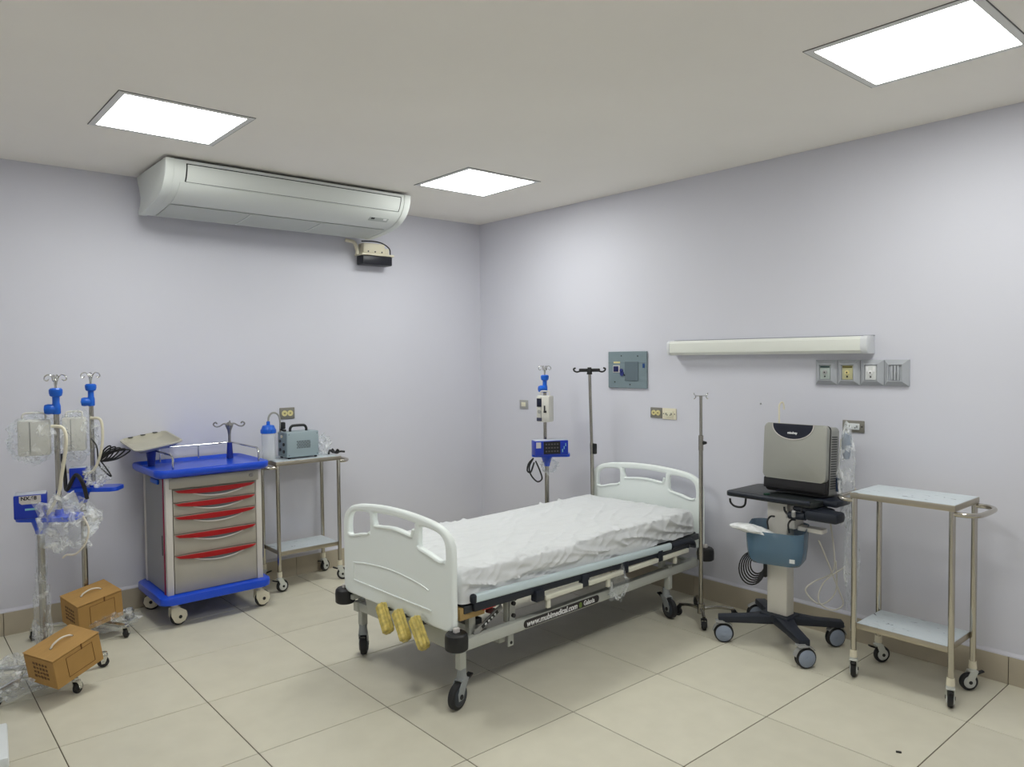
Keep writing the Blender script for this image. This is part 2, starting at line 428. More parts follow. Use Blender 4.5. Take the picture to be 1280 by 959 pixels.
# ---- small condensate pump under the unit
t = thing('condensate_pump', 'small cream and black pump box under the air conditioner right end', 'pump', (2.385, .40, 2.335))
b = B(); box(b, (.08, 0, .02), (.26, .10, .07), .008); obj('reservoir', b, mat('pump_black', (10, 12, 26), .4), t)
b = B(); box(b, (.08, 0, .063), (.285, .12, .016), .004); obj('rim', b, CREAM, t)
b = B(); box(b, (.055, .0, .11), (.19, .09, .08), .01); box(b, (.165, 0, .095), (.05, .08, .05), .008); obj('motor_cover', b, CREAM, t)
b = B(); tube(b, smooth_path([(-.05, -.03, .16), (.05, -.04, .165), (.13, -.04, .155), (.19, -.04, .12), (.205, -.03, .07)]), .005, 8); obj('cable', b, BLACK, t)
b = B(); tube(b, smooth_path([(-.16, .02, .165), (-.1, .0, .15), (-.075, 0, .10), (-.07, 0, .06)]), .014, 10); obj('drain_hose', b, CREAM, t)
for k in range(3):
    b = B(); cyl(b, (.0+.06*k, -.047, .085), (.0+.06*k, -.043, .085), .006, seg=10) ; cyl(b, (.0+.06*k, -.044, .085), (.0+.06*k, -.05, .085), .005, seg=10); obj('screw', b, DARKG, t)

# ------------------------------------------------------------------ wall things
# headwall lamp
t = thing('wall_lamp', 'long white unlit lamp bar on the right wall above the bed head', 'wall lamp', (XR, -2.30, 1.645))
ll = .655
fy = lambda u, v, d: Vector((-u, d, v))
pr = [(0, .046), (.05, .047), (.085, .044), (.098, .03), (.10, .0), (.095, -.03), (.08, -.045), (.05, -.047), (0, -.046)]
b = B(); prism(b, pr, fy, -ll+.03, ll-.0); obj('diffuser', b, LAMPW, t)
b = B(); prism(b, [(u*1.03, v*1.04) for u, v in pr], fy, -ll, -ll+.035, .002); obj('end_cap', b, LAMPE, t)
b = B(); prism(b, [(u*1.03, v*1.04) for u, v in pr], fy, ll-.02, ll, .002); obj('end_cap', b, LAMPE, t)
b = B(); span(b, (-.02, -ll-.0, .046), (0, ll, .052)); obj('back_plate', b, mat('lamp_back', (150, 152, 160), .5), t)
# electrical panel
t = thing('electrical_panel', 'grey metal electrical panel cover on the right wall', 'electrical panel', (XR, -1.2285, 1.4975))
b = B(); box(b, (-.008, 0, 0), (.016, .355, .262), .003, seg=1); obj('cover', b, PANEL, t)
d = B(); box(d, (-.018, -.045, -.01), (.006, .125, .135), .002, seg=1); dd = obj('door', d, PANELD, t)
b = B(); box(b, (-.023, .02, -.035), (.006, .018, .006), .001, Matrix.Rotation(.7, 3, 'X')); obj('latch', b, NAVY, dd)
b = B(); box(b, (-.0175, .097, .006), (.004, .062, .052), .002); obj('frame', b, LABELW, t)
b = B(); box(b, (-.020, .099, .006), (.004, .046, .040), .001); obj('breaker_window', b, mat('deep_blue', (16, 20, 84), .4), t)
b = B(); cyl(b, (-.016, .048, -.006), (-.024, .048, -.006), .014, seg=16); cyl(b, (-.016, .043, -.028), (-.024, .043, -.028), .017, seg=16); obj('rotary_knob', b, mat('deep_blue2', (40, 50, 120), .4), t)
b = B(); box(b, (-.017, .093, .053), (.002, .06, .012)); obj('warning_sticker', b, YELL, t)
b = B(); box(b, (-.0165, -.0, .049), (.0012, .35, .003)); obj('seam', b, PANELD, t)
b = B(); box(b, (-.0172, -.153, .03), (.002, .018, .03)); obj('sticker', b, mat('sticker_blue', (30, 70, 130), .5), t)
for yy, zz in ((-.10, .098), (.112, -.088), (-.03, -.104), (.05, .10)):
    b = B(); cyl(b, (-.015, yy, zz), (-.019, yy, zz), .0045, seg=10); obj('screw', b, INK, t)

def outlet(name, label, cat, x, y, z, wx, h, plate_m, face_m, kind, wall='R', group=None):
    t = thing(name, label, cat, (x, y, z), 0 if wall == 'R' else PI/2, group)
    # local: x out of wall negative, y along wall.
    b = B(); box(b, (-.004, 0, 0), (.008, wx, h), .003); obj('plate', b, plate_m, t)
    if kind == 'duplex':
        for s in (-1, 1):
            b = B(); cyl(b, (-.006, s*wx*.19, 0), (-.0115, s*wx*.19, 0), h*.26, seg=20); f = obj('socket', b, face_m, t)
            b = B()
            for q in (-1, 1): box(b, (-.0122, s*wx*.19+q*h*.05, q*0), (.0015, h*.035, h*.14))
            obj('slot', b, INK, f)
    elif kind == 'gfci':
        b = B(); box(b, (-.0095, 0, 0), (.007, wx*.58, h*.52), .001); f = obj('socket', b, face_m, t)
        b = B()
        for s in (-1, 1):
            for q in (-1, 1): box(b, (-.0135, s*wx*.19+q*h*.05, .0), (.0015, h*.035, h*.2))
            box(b, (-.0135, s*wx*.10, -h*.1), (.0015, h*.08, h*.08))
        obj('slot', b, INK, f)
        for s in (-1, 1):
            b = B(); cyl(b, (-.007, s*wx*.4, 0), (-.0095, s*wx*.4, 0), .004, seg=8); obj('screw', b, INK, t)
    elif kind == 'switch':
        b = B(); box(b, (-.009, 0, 0), (.006, wx*.5, h*.5), .001); f = obj('rocker', b, face_m, t)
    return t
outlet('light_switch', 'small square switch plate near the room corner, left of the pump stand', 'switch', XR, -.107, 1.2035, .10, .072, SOCK, IVORY, 'switch')
outlet('power_outlet', 'grey duplex power outlet below the electrical panel', 'outlet', XR, -1.482, 1.203, .098, .072, PLATE, YELL, 'duplex')
outlet('data_outlet', 'ivory outlet plate touching the grey outlet below the electrical panel', 'outlet', XR, -1.593, 1.200, .115, .076, CREAM, IVORY, 'gfci')
outlet('power_outlet', 'bronze outlet plate with white sockets right of the ultrasound machine', 'outlet', XR, -2.8445, 1.195, .12, .066, PLATE, WHITE, 'gfci')
outlet('power_outlet', 'metal duplex outlet with yellow sockets on the left wall above the suction machine', 'outlet', 1.754, YL, 1.2015, .114, .082, PLATE, YELL, 'duplex', wall='L')

# medical gas outlets: four bevelled square frames
gw = .1268
names = ['grey framed gas outlet at the left end of the row of four', 'grey framed gas outlet with yellowish face, second from left', 'grey framed gas outlet with white face, third from left', 'grey framed blank slot plate at the right end of the row of four']
for k in range(4):
    yc = -2.6295-gw*(k+.5)
    t = thing('gas_outlet', names[k], 'gas outlet', (XR, yc, 1.4935), 0, 'gas outlets on the right wall')
    b = B(); h2, w2 = .0695, gw/2-.001
    loops = [(w2, h2, 0), (w2, h2, .012), (w2*.60, h2*.66, .034), (w2*.55, h2*.61, .034), (w2*.54, h2*.60, .024)]
    rings = [[b.verts.new((-d, sy*a, sz*c)) for sy, sz in ((1, 1), (-1, 1), (-1, -1), (1, -1))] for a, c, d in loops]
    for r1, r2 in zip(rings, rings[1:]):
        for q in range(4): b.faces.new((r1[q], r1[(q+1) % 4], r2[(q+1) % 4], r2[q]))
    b.faces.new(rings[-1])
    obj('frame', b, GASG, t, smooth=False)
    fm = [IVORY, YELL, WHITE, GASG][k]
    if k < 3:
        b = B(); box(b, (-.027, 0, 0), (.006, .058, .078), .002); f = obj('face', b, mat('gas_face%d' % k, [(176, 186, 180), (190, 186, 146), (214, 216, 214)][k], .4), t)
        if k < 2: b = B(); box(b, (-.0315, 0, .031), (.003, .054, .010)); obj('name_strip', b, mat('gas_strip%d' % k, [(34, 60, 60), (90, 84, 30)][k], .4), f)
        else:
            b = B(); box(b, (-.0315, .018, .018), (.003, .012, .024)); box(b, (-.0315, -.018, .018), (.003, .012, .024)); obj('tab', b, WTEXT, f)
        b = B(); cyl(b, (-.028, 0, .0), (-.034, 0, .0), .013, seg=18); cyl(b, (-.028, 0, -.0), (-.036, 0, 0), .008, seg=18); obj('port', b, [SOCK, YELL, WTEXT][k], f)
        b = B(); cyl(b, (-.030, 0, 0), (-.0375, 0, 0), .004, seg=12); cyl(b, (-.029, 0, -.023), (-.0325, 0, -.023), .0045, seg=12); obj('pin_hole', b, INK, f)
    else:
        b = B()
        for yy in (-.016, 0, .016): box(b, (-.029, yy, 0), (.012, .010, .076), .001)
        obj('slot_bar', b, GASG, t)
b = B(); cyl(b, (XR, -2.2775, 1.297), (XR-.008, -2.2775, 1.297), .0035, seg=10)
tag(obj('wall_screw', b, HOOKM), 'small screw in the right wall, left of the ultrasound machine', 'screw')

# ------------------------------------------------------------------ casters
def caster(par, x, y, yaw, r, w, top, hm, hubm, tyre=RUBBER, trail=None, double=False, discr=.62, lock=None, cover=False):
    """swivel caster standing on the floor under (x, y); wheel trails along yaw"""
    tr = r*.45 if trail is None else trail
    d = Vector((math.cos(yaw), math.sin(yaw), 0)); s = Vector((-math.sin(yaw), math.cos(yaw), 0)); o = Vector((x, y, 0))
    wc = o+d*tr+Vector((0, 0, r))
    b = B()
    cyl(b, (x, y, top-.012), (x, y, top), r*.36, seg=16)
    cyl(b, o+Vector((0, 0, 2*r+.006)), (x, y, top-.01), r*.42, r*.34, seg=16)
    for q in (() if double else (-1, 1)):
        c0 = o+s*q*(w/2+.004)
        if cover:
            # half-round cheek over the wheel
            pts = [(-r*.55, 2*r+.008), (r*.35, 2*r+.008), (tr+r*.75, r*1.55), (tr+r*.88, r*.95), (tr+r*.6, r*.42), (tr+r*.0, r*.22), (tr-r*.62, r*.45), (-r*.6, r*1.3)]
        else:
            pts = [(-r*.42, 2*r+.008), (r*.42, 2*r+.008), (tr+r*.42, r*1.35), (tr+r*.34, r*.75), (tr-.22*r, r*.75), (tr-r*.45, r*1.25)]
        f = lambda u, v, dd, c0=c0: c0+d*u+s*dd+Vector((0, 0, v))
        prism(b, pts, f, -.002, .002)
    if double:   # twin wheel: a slim fork between the wheels and a curved hood
        prism(b, [(-r*.4, 2*r+.008), (r*.4, 2*r+.008), (tr+r*.25, r), (tr-r*.25, r)], lambda u, v, dd: o+d*u+s*dd+Vector((0, 0, v)), -.003, .003)
        hood = [(tr+(r+.004)*math.cos(math.radians(a_)), r+(r+.004)*math.sin(math.radians(a_))) for a_ in range(40, 171, 10)]
        prism(b, hood+[(tr+(u-tr)*1.06, r+(v-r)*1.06) for u, v in hood[::-1]], lambda u, v, dd: o+d*u+s*dd+Vector((0, 0, v)), -w*.42, w*.42)
    box(b, o+d*(r*.0)+Vector((0, 0, 2*r+.008)), (r*.9, w+.012, .008), .002, Matrix.Rotation(yaw, 3, 'Z'))
    c = obj('caster', b, hm, par)
    b = B(); ax = s
    prof = [(0, -w/2), (r*.86, -w/2), (r*.97, -w*.36), (r, -w*.15), (r, w*.15), (r*.97, w*.36), (r*.86, w/2), (0, w/2)]
    if double:
        prof = [(0, -w/2), (r*.9, -w/2), (r, -w*.3), (r, -w*.12), (r*.7, -w*.06), (r*.7, w*.06), (r, w*.12), (r, w*.3), (r*.9, w/2), (0, w/2)]
    lathe(b, prof, wc, ax, 28); wh = obj('wheel', b, tyre, c)
    b = B(); e = .0058 if not cover else .0075
    for q in (-1, 1): lathe(b, [(0, q*(w/2+e)), (r*discr*.8, q*(w/2+e)), (r*discr, q*(w/2+.0008)), (r*discr, 0)], wc, ax, 24)
    hb = obj('hub', b, hubm, c)
    b = B()
    for q in (-1, 1): cyl(b, wc+s*q*(w/2), wc+s*q*(w/2+e+.003), r*.2, seg=14)
    obj('axle', b, hubm if double else (BLACK if cover or hubm != BLACK else CHROME), c)
    if lock is not None:
        b = B(); box(b, o+d*(-r*.8+.0)+Vector((0, 0, 2*r+.0)), (r*.9, w*.9, .008), .003, Matrix.Rotation(yaw, 3, 'Z') @ Matrix.Rotation(.35, 3, 'Y'))
        obj('brake_pedal', b, lock, c)
    return c

# ------------------------------------------------------------------ crash cart
T = thing('drawer_cart', 'blue and grey medical drawer cart with red handles on four casters', 'cart', (1.04, .17, 0))
ox, oy = 1.04, .17
L = lambda x, y, z: Vector((x-ox, y-oy, z))
def bx(name, a, c, m, par, bevel=.0, lab=None):
    b = B(); a = L(*a); c = L(*c); span(b, a, c, bevel); return obj(name, b, m, par, lab)
body = bx('body', (.765, -.045, .19), (1.32, .40, .90), DRAWER, T)
for x0, x1, y0, y1 in ((.755, .795, -.065, -.03), (1.30, 1.338, -.065, -.03), (.755, .80, .365, .405), (1.30, 1.338, .365, .405)):
    bx('corner_post', (x0, y0, .19), (x1, y1, .90), CARTPOST, T, .006)
bx('side_trim', (.7515, -.028, .19), (.757, -.012, .90), MAG, T, .001)
bx('side_panel', (.758, -.005, .2), (.762, .36, .88), mat('cart_side', (150, 150, 150), .5), T)
hs = bx('side_handle', (.742, .06, .845), (.758, .20, .875), KBLUE, T, .006)
bx('side_recess', (.756, .02, .42), (.7605, .032, .54), INK, T)
# base and top in rounded blue plastic
def slab(name, x0, x1, y0, y1, z0, z1, r, m, par, bev=.006):
    b = B(); c = L((x0+x1)/2, (y0+y1)/2, 0)
    prism(b, rrect(x1-x0, y1-y0, r, 5, c.x, c.y), lambda u, v, d: Vector((u, v, d)), z0, z1, bev); return obj(name, b, m, par)
slab('base', .705, 1.372, -.125, .425, .148, .192, .05, BLUE, T, .01)
# recessed worktop with a lip
b = B(); c = L(1.035, .155, 0)
lo = [(.66, .53, .901, .055), (.688, .555, .916, .06), (.692, .56, .94, .06), (.68, .548, .950, .055), (.655, .52, .950, .045), (.63, .495, .934, .04), (.50, .42, .932, .03)]
rings = [[b.verts.new((u, v, z)) for u, v in rrect(w_, h_, r_, 5, c.x, c.y)] for w_, h_, z, r_ in lo]
for r1, r2 in zip(rings, rings[1:]):
    n = len(r1)
    for q in range(n): b.faces.new((r1[q], r1[(q+1) % n], r2[(q+1) % n], r2[q]))
b.faces.new(rings[0][::-1]); b.faces.new(rings[-1]); obj('worktop', b, BLUE, T, angle=50)
# lock fascia and drawers
fz = -.062
b = B(); span(b, L(.775, -.068, .826), L(1.318, -.045, .892), .006); fa = obj('lock_fascia', b, DRAWER, T)
b = B(); cyl(b, L(1.27, -.066, .862), L(1.27, -.074, .862), .012, seg=16); obj('lock', b, HOOKM, fa)
zs = [.820, .741, .661, .550, .424, .192]
for k in range(5):
    zt, zb = zs[k], zs[k+1]
    b = B(); span(b, L(.799, -.062, zb+.003), L(1.296, -.045, zt-.002), .002); dr = obj('drawer', b, DRAWER, T)
    dep = .031
    top = []; bot = []; lip = []
    for q in range(25):
        s = q/24; x = .806+(1.290-.806)*s; e = abs(2*s-1)
        edge = .010+ (dep-.010)*max(0, (1-e**2.2))
        if e > .93: edge = .010*(1-e)/.07+.001
        top.append((x, zt-.004)); bot.append((x, zt-.004-edge))
    b = B(); prism(b, top+bot[::-1], lambda u, v, d: L(u, d, v), -.074, -.058); hd = obj('handle', b, RED, dr)
    pts = []
    for q in range(21):
        s = .22+q/20*.62; x = .806+.484*s; e = (s-.53)/.31
        pts.append(L(x, -.0655, zt-.004-.027-.026*max(0, 1-e*e)))
    b = B(); tube(b, pts, .0045, 8); obj('lip', b, LABELW, dr)
    pts2 = [(p.x+ox, p.z) for p in pts]
    b = B(); prism(b, pts2+[(p[0], zt-.004-.024) for p in pts2[::-1][1:-1]], lambda u, v, d: L(u, d, v), -.0634, -.061); obj('finger_recess', b, mat('recess_grey', (120, 124, 128), .6), dr)
b = B(); box(b, L(1.115, -.0625, .385), (.03, .001, .02)); obj('embossed_mark', b, mat('emboss', (182, 178, 168), .5), dr)
# chrome guard rail
b = B(); z0, z1 = .94, 1.03
path = [L(.80, -.07, z0), L(.80, -.07, z1-.02), L(.80, -.04, z1), L(.80, .02, z1), L(.79, .33, z1), L(.80, .38, z1), L(.84, .40, z1), L(1.25, .40, z1), L(1.30, .39, z1), L(1.32, .35, z1), L(1.32, .02, z1), L(1.32, -.04, z1), L(1.32, -.07, z1-.02), L(1.32, -.07, z0)]
tube(b, smooth_path(path, 4), .0062, 10); obj('guard_rail', b, CHROME, T)
for x, y in ((.86, .40), (1.10, .40)):
    b = B(); cyl(b, L(x, y, z0), L(x, y, z1), .005, seg=10); obj('rail_post', b, CHROME, T)
# side tray on post
b = B(); cyl(b, L(.775, .28, .93), L(.775, .28, 1.0), .020, .026, seg=14); cyl(b, L(.775, .28, .99), L(.775, .28, 1.055), .026, .032, seg=14); obj('tray_post', b, mat('dark_blue', (14, 40, 130), .4), T)
u = Vector((.28, .065, .035)); v = Vector((-.02, .32, .045)); u.normalize(); v.normalize(); n = u.cross(v).normalized()
cc = L(.782, .295, 1.085)
b = B()
lo = [(.23, .26, -.022, .03), (.29, .32, .0, .05), (.31, .34, .004, .05), (.31, .34, .010, .05), (.285, .315, .012, .045), (.245, .275, -.012, .03), (.1, .1, -.013, .02)]
rings = [[b.verts.new(cc+u*p+v*q+n*z) for p, q in rrect(w_, h_, r_, 4)] for w_, h_, z, r_ in lo]
for r1, r2 in zip(rings, rings[1:]):
    m_ = len(r1)
    for q in range(m_): b.faces.new((r1[q], r1[(q+1) % m_], r2[(q+1) % m_], r2[q]))
b.faces.new(rings[0][::-1]); b.faces.new(rings[-1]); tr_ = obj('side_tray', b, TRAY, T, angle=50)
for q in (-.08, 0, .08):
    b = B(); box(b, cc+v*.152+u*q+n*.012, (.028, .012, .004), .001, Matrix.Rotation(.22, 3, 'Z')); obj('slot', b, DARKG, tr_)
# IV hook post
hx, hy = 1.272, .30
b = B(); cyl(b, L(hx, hy, .935), L(hx, hy, 1.04), .022, .016, seg=14); obj('hook_socket', b, mat('dark_blue', (14, 40, 130), .4), T)
b = B(); cyl(b, L(hx, hy, 1.04), L(hx, hy, 1.11), .009, seg=12); lathe(b, [(.009, 0), (.012, .03), (.022, .055), (.026, .065), (.012, .085), (0, .09)], L(hx, hy, 1.09), seg=16)
for k in range(4):
    a = k*PI/2+.1-.5; d = Vector((math.cos(a), math.sin(a), 0)); c0 = L(hx, hy, 1.155)
    tube(b, smooth_path([c0, c0+d*.03+Vector((0, 0, .012)), c0+d*.06+Vector((0, 0, -.004)), c0+d*.085+Vector((0, 0, -.006)), c0+d*.098+Vector((0, 0, .010)), c0+d*.085+Vector((0, 0, .022)), c0+d*.074+Vector((0, 0, .012))], 5), [.007]*5+[.005]*99, 8)
obj('bag_hooks', b, HOOKM, T)
for (x, y), yw in {(.80, -.04): .2, (1.315, -.045): .2, (.80, .36): 2.6, (1.30, .36): 1}.items():
    p = L(x, y, 0); caster(T, p.x, p.y, yw, .052, .024, .15, CREAM, CREAM, cover=True, discr=.8)

# ------------------------------------------------------------------ stainless trolleys
def trolley(label, x, y, rz, yaws, hx=.2275, hy=.1325, up=.01):
    t = thing('utility_trolley', label, 'trolley', (x, y, 0), rz, 'stainless trolleys')
    for sx in (-1, 1):
        for sy in (-1, 1):
            b = B(); cyl(b, (sx*hx, sy*hy, .115), (sx*hx, sy*hy, .892+up), .0135, seg=18); obj('leg', b, STEEL, t)
    for nm, z, zz in (('top_shelf', .878+up, .028), ('bottom_shelf', .262, .028)):
        b = B(); box(b, (0, 0, z), (2*hx+(.032 if z > .5 else -.02), 2*hy+(.032 if z > .5 else .0), zz), .003); s = obj(nm, b, SHELFS, t)
        b = B(); box(b, (0, 0, z+zz/2+.0008), (2*hx+(.026 if z > .5 else -.026), 2*hy+(.026 if z > .5 else -.006), .0016)); obj('protective_film', b, FILMSHELF, s)
    for sx in (-1, 1):
        e = hx+.012; zh = .853+up
        pts = [(sx*(e-.01), -hy, zh), (sx*(e+.04), -hy, zh), (sx*(e+.075), -hy+.03, zh), (sx*(e+.088), -hy+.075, zh), (sx*(e+.088), hy-.075, zh), (sx*(e+.075), hy-.03, zh), (sx*(e+.04), hy, zh), (sx*(e-.01), hy, zh)]
        b = B(); tube(b, smooth_path(pts, 5), .0115, 12); obj('handle', b, STEEL, t)
    k = 0
    for sx in (-1, 1):
        for sy in (-1, 1):
            b = B(); cyl(b, (sx*hx, sy*hy, .106), (sx*hx, sy*hy, .14), .018, .016, seg=16); col = obj('collar', b, CREAM, t)
            caster(t, sx*hx, sy*hy, yaws[k], .042, .024, .114, mat('caster_pale', (206, 208, 200), .4), mat('hub_pale', (200, 202, 198), .4), lock=BLACK, discr=.68); k += 1
    return t
trolley('stainless trolley beside the drawer cart, carrying the suction machine', 1.765, .28, 0, [.1, 2.6, -.5, .4], up=.005)
trolley('empty stainless trolley with film-covered shelves at the right', 3.22, -3.29, -PI/2, [1.9, 1.0, 1.9, 4.0], hx=.2175, hy=.14, up=.027)

# suction machine
t = thing('suction_machine', 'grey-blue portable suction machine with black handle on the trolley', 'medical device', (1.748, .27, .900))
b = B(); box(b, (0, 0, .098), (.236, .155, .175), .006); obj('body', b, SUCT, t)
b = B(); box(b, (-.119, 0, .098), (.003, .14, .16), .001); sd = obj('side_panel', b, SUCTS, t)
for yy, zz, m_ in ((-.03, .05, BLACK), (-.03, .1, BLACK), (.03, .06, DARKG), (.03, .12, DARKG), (0.0, .155, CREAM)):
    b = B(); cyl(b, (-.12, yy, zz), (-.128, yy, zz), .011, seg=14); obj('dial', b, m_, sd)
b = B()
for r_ in range(5):
    for c_ in range(12):
        box(b, (-.045+c_*.0085+(r_ % 2)*.004, -.0778, .075+r_*.011), (.0042, .001, .008))
obj('vent', b, INK, t)['kind'] = 'stuff'
b = B(); tube(b, smooth_path([(-.06, 0, .18), (-.06, 0, .205), (-.048, 0, .222), (-.025, 0, .226), (.025, 0, .226), (.048, 0, .222), (.06, 0, .205), (.06, 0, .18)], 4), .0095, 10); obj('handle', b, BLACK, t)
for sx in (-1, 1):
    for sy in (-1, 1):
        b = B(); cyl(b, (sx*.1, sy*.06, .0), (sx*.1, sy*.06, .012), .01, seg=12); obj('foot', b, RUBBER, t)
for sx in (-1, 1):
    for zz in (.025, .17):
        b = B(); cyl(b, (sx*.105, -.077, zz), (sx*.105, -.0795, zz), .003, seg=8); obj('screw', b, DARKG, t)
# suction jar
t = thing('suction_jar', 'clear suction jar with blue lid at the left of the suction machine', 'jar', (1.515, .235, .899))
b = B(); lathe(b, [(0, .002), (.040, .002), (.044, .01), (.046, .15), (.046, .19), (.043, .195)], seg=28); obj('vessel', b, JARM, t)
b = B(); lathe(b, [(0, .008), (.038, .008), (.040, .03), (0, .03)], seg=20); obj('residue', b, mat('jar_bottom', (200, 205, 208), .2), t)
b = B(); lathe(b, [(.0, .19), (.050, .19), (.050, .215), (.046, .222), (.038, .243), (.012, .248), (.012, .265), (.009, .272), (0, .272)], seg=24)
for k in range(12):
    a = k*PI/6; box(b, (.050*math.cos(a), .050*math.sin(a), .203), (.004, .006, .022), 0, Matrix.Rotation(a, 3, 'Z'))
obj('lid', b, KBLUE, t)
b = B(); tube(b, smooth_path([(0, 0, .265), (.004, 0, .30), (.025, 0, .325), (.055, 0, .325), (.078, 0, .30), (.085, 0, .25), (.088, .01, .19)], 6), .0065, 10); obj('hose', b, mat('hose', (150, 150, 145), .4), t)
b = B(); tube(b, smooth_path([(.085, 0, .21), (.10, .0, .205), (.11, 0, .2), (.125, 0, .20)], 4), .008, 8); box(b, (.105, 0, .235), (.03, .03, .05), .008); obj('filter', b, BLACK, t)

# crumpled film blobs
def blob(name, label, c, r, m, seed=0, amp=.22, freq=3.0, sub=4, squash=None, floor=False, cat='plastic wrap', open_top=False):
    b = B(); bmesh.ops.create_icosphere(b, subdivisions=sub, radius=1)
    for v_ in b.verts:
        p = v_.co.copy(); s_ = Vector((seed*3.1, seed*1.7, seed))
        k = abs(noise.noise(p*freq*.8+s_))*1.5+abs(noise.noise(p*freq*1.9+s_))*.6+abs(noise.noise(p*freq*4+s_))*.22
        v_.co = p*(1-amp+amp*k*1.6)
        v_.co = Vector((v_.co.x*r[0], v_.co.y*r[1], v_.co.z*r[2]))
        if floor: v_.co.z = max(v_.co.z, -r[2]*.55)
    o = obj(name, b, m, smooth=True, angle=28); o.location = c
    return tag(o, label, cat)

blob('plastic_bag', 'crumpled clear plastic bag right of the suction machine', (1.935, .28, .965), (.065, .055, .085), FILM2, 3, .3)
b = B(); tube(b, smooth_path([(1.955, .22, .908), (1.975, .24, .93), (1.99, .22, .915), (2.0, .25, .935), (2.015, .235, .912), (2.03, .23, .93), (2.045, .24, .915), (2.02, .22, .908), (1.99, .24, .92), (2.03, .25, .908), (2.06, .24, .914), (2.085, .22, .912)], 6), .007, 8)
tag(obj('cord', b, BLACK), 'short black cord bundled at the right end of the left trolley top', 'cord')

# ------------------------------------------------------------------ hospital bed
TH = math.radians(3.2)
bed = thing('hospital_bed', 'white hospital bed with three cranks, set against the right wall', 'bed', (1.368, -1.622, 0), TH)
def board(name, x, ):
    """outline with three openings: 2-D curve filled, extruded and bevelled, then meshed"""
    cu = bpy.data.curves.new('tmp', 'CURVE'); cu.dimensions = '2D'; cu.fill_mode = 'BOTH'; cu.extrude = .006; cu.bevel_depth = .012; cu.bevel_resolution = 3; cu.offset = -.012
    def loop(pts, n=5):
        P_ = smooth_path([(p[0], p[1], 0) for p in pts], n, closed=True)
        s = cu.splines.new('POLY'); s.points.add(len(P_)-1); s.use_cyclic_u = True
        for k, p in enumerate(P_): s.points[k].co = (p.x, p.y, 0, 1)
    half = [(0, .8665), (.11, .864), (.22, .856), (.31, .845), (.375, .828), (.42, .80), (.444, .765), (.452, .72), (.452, .64), (.452, .5), (.452, .42), (.446, .386), (.425, .368), (.38, .364), (.2, .363)]
    loop(half+[(0, .363)]+[(-a, c) for a, c in half[::-1][:-1]])
    side = [(.218, .812), (.27, .812), (.34, .803), (.376, .788), (.396, .762), (.402, .72), (.400, .688), (.388, .676), (.36, .677), (.28, .698), (.225, .708), (.205, .72), (.202, .75), (.204, .798)]
    loop(side); loop([(-a, c) for a, c in side])
    mid = [(-.16, .822), (0, .828), (.16, .822), (.172, .814), (.170, .785), (.160, .764), (.145, .760), (0, .772), (-.145, .760), (-.160, .764), (-.170, .785), (-.172, .814)]
    loop(mid)
    o = bpy.data.objects.new('tmp', cu); sc.collection.objects.link(o); dg = bpy.context.evaluated_depsgraph_get(); dg.update()
    me = bpy.data.meshes.new_from_object(o.evaluated_get(dg)); bpy.data.objects.remove(o)
    me.transform(frame((x, 0, 0), (0, 1, 0), (0, 0, 1))); me.materials.clear()
    me.polygons.foreach_set('use_smooth', [True]*len(me.polygons)); me.set_sharp_from_angle(angle=math.radians(50))
    ob = link(name, me, BEDWHITE, bed)
    # moulded lines and the raised border of the openings
    s0 = -1
    b = B(); xx = x-.0185
    tube(b, smooth_path([(xx, .31, .445), (xx, .345, .446), (xx, .352, .455), (xx, .350, .53), (xx, .34, .537), (xx, .2, .555), (xx, 0, .562), (xx, -.2, .545), (xx, -.28, .527)], 4), .0035, 6)
    tube(b, [(xx, .34, .445), (xx, 0, .440), (xx, -.30, .437)], .0042, 6)
    obj('moulded_line', b, BEDWHITE, ob)
    b = B()
    for sg in (1, -1): tube(b, smooth_path([(xx+.002, sg*a, c) for a, c in [(.40, .680), (.36, .674), (.28, .694), (.222, .704), (.200, .716)]], 4), .0085, 8)
    tube(b, smooth_path([(xx+.002, a, c) for a, c in [(.168, .79), (.158, .762), (.14, .756), (0, .767), (-.14, .756), (-.158, .762), (-.168, .79)]], 4), .0085, 8)
    obj('moulded_rim', b, BEDWHITE, ob)
    return ob
board('footboard', .0); board('headboard', 2.04)
def bb(name, a, c, m, bev=.002, par=None):
    b = B(); span(b, a, c, bev); return obj(name, b, m, par or bed)
# under-frame
for s in (-1, 1):
    bm_ = bb('side_beam', (.02, s*.425, .256), (2.02, s*.385, .308), BEDGREY, .003)
    if s == -1:
        # web address plate on the near beam
        b = B(); f = lambda u, v, d: Vector((u, d, v)); prism(b, rrect(.575, .040, .018, 5, .74, .282), f, -.4275, -.425); lb = obj('address_label', b, mat('label_black', (34, 28, 32), .4), bm_)
        text('lettering', 'www.mubimedical.com', .041, WTEXT, lb, frame((.470, -.4277, .2815), (1, 0, 0), (0, 0, 1)), shear=.2, bold=.0010, sx=.98)
        text('lettering', '@', .028, GTEXT, lb, frame((.862, -.4277, .2815), (1, 0, 0), (0, 0, 1)), bold=.0006, sx=.8)
        text('lettering', 'Galaxia', .036, WTEXT, lb, frame((.900, -.4277, .2815), (1, 0, 0), (0, 0, 1)), bold=.0008, sx=.84)
bb('cross_beam', (1.96, -.385, .26), (2.0, .385, .30), BEDGREY)
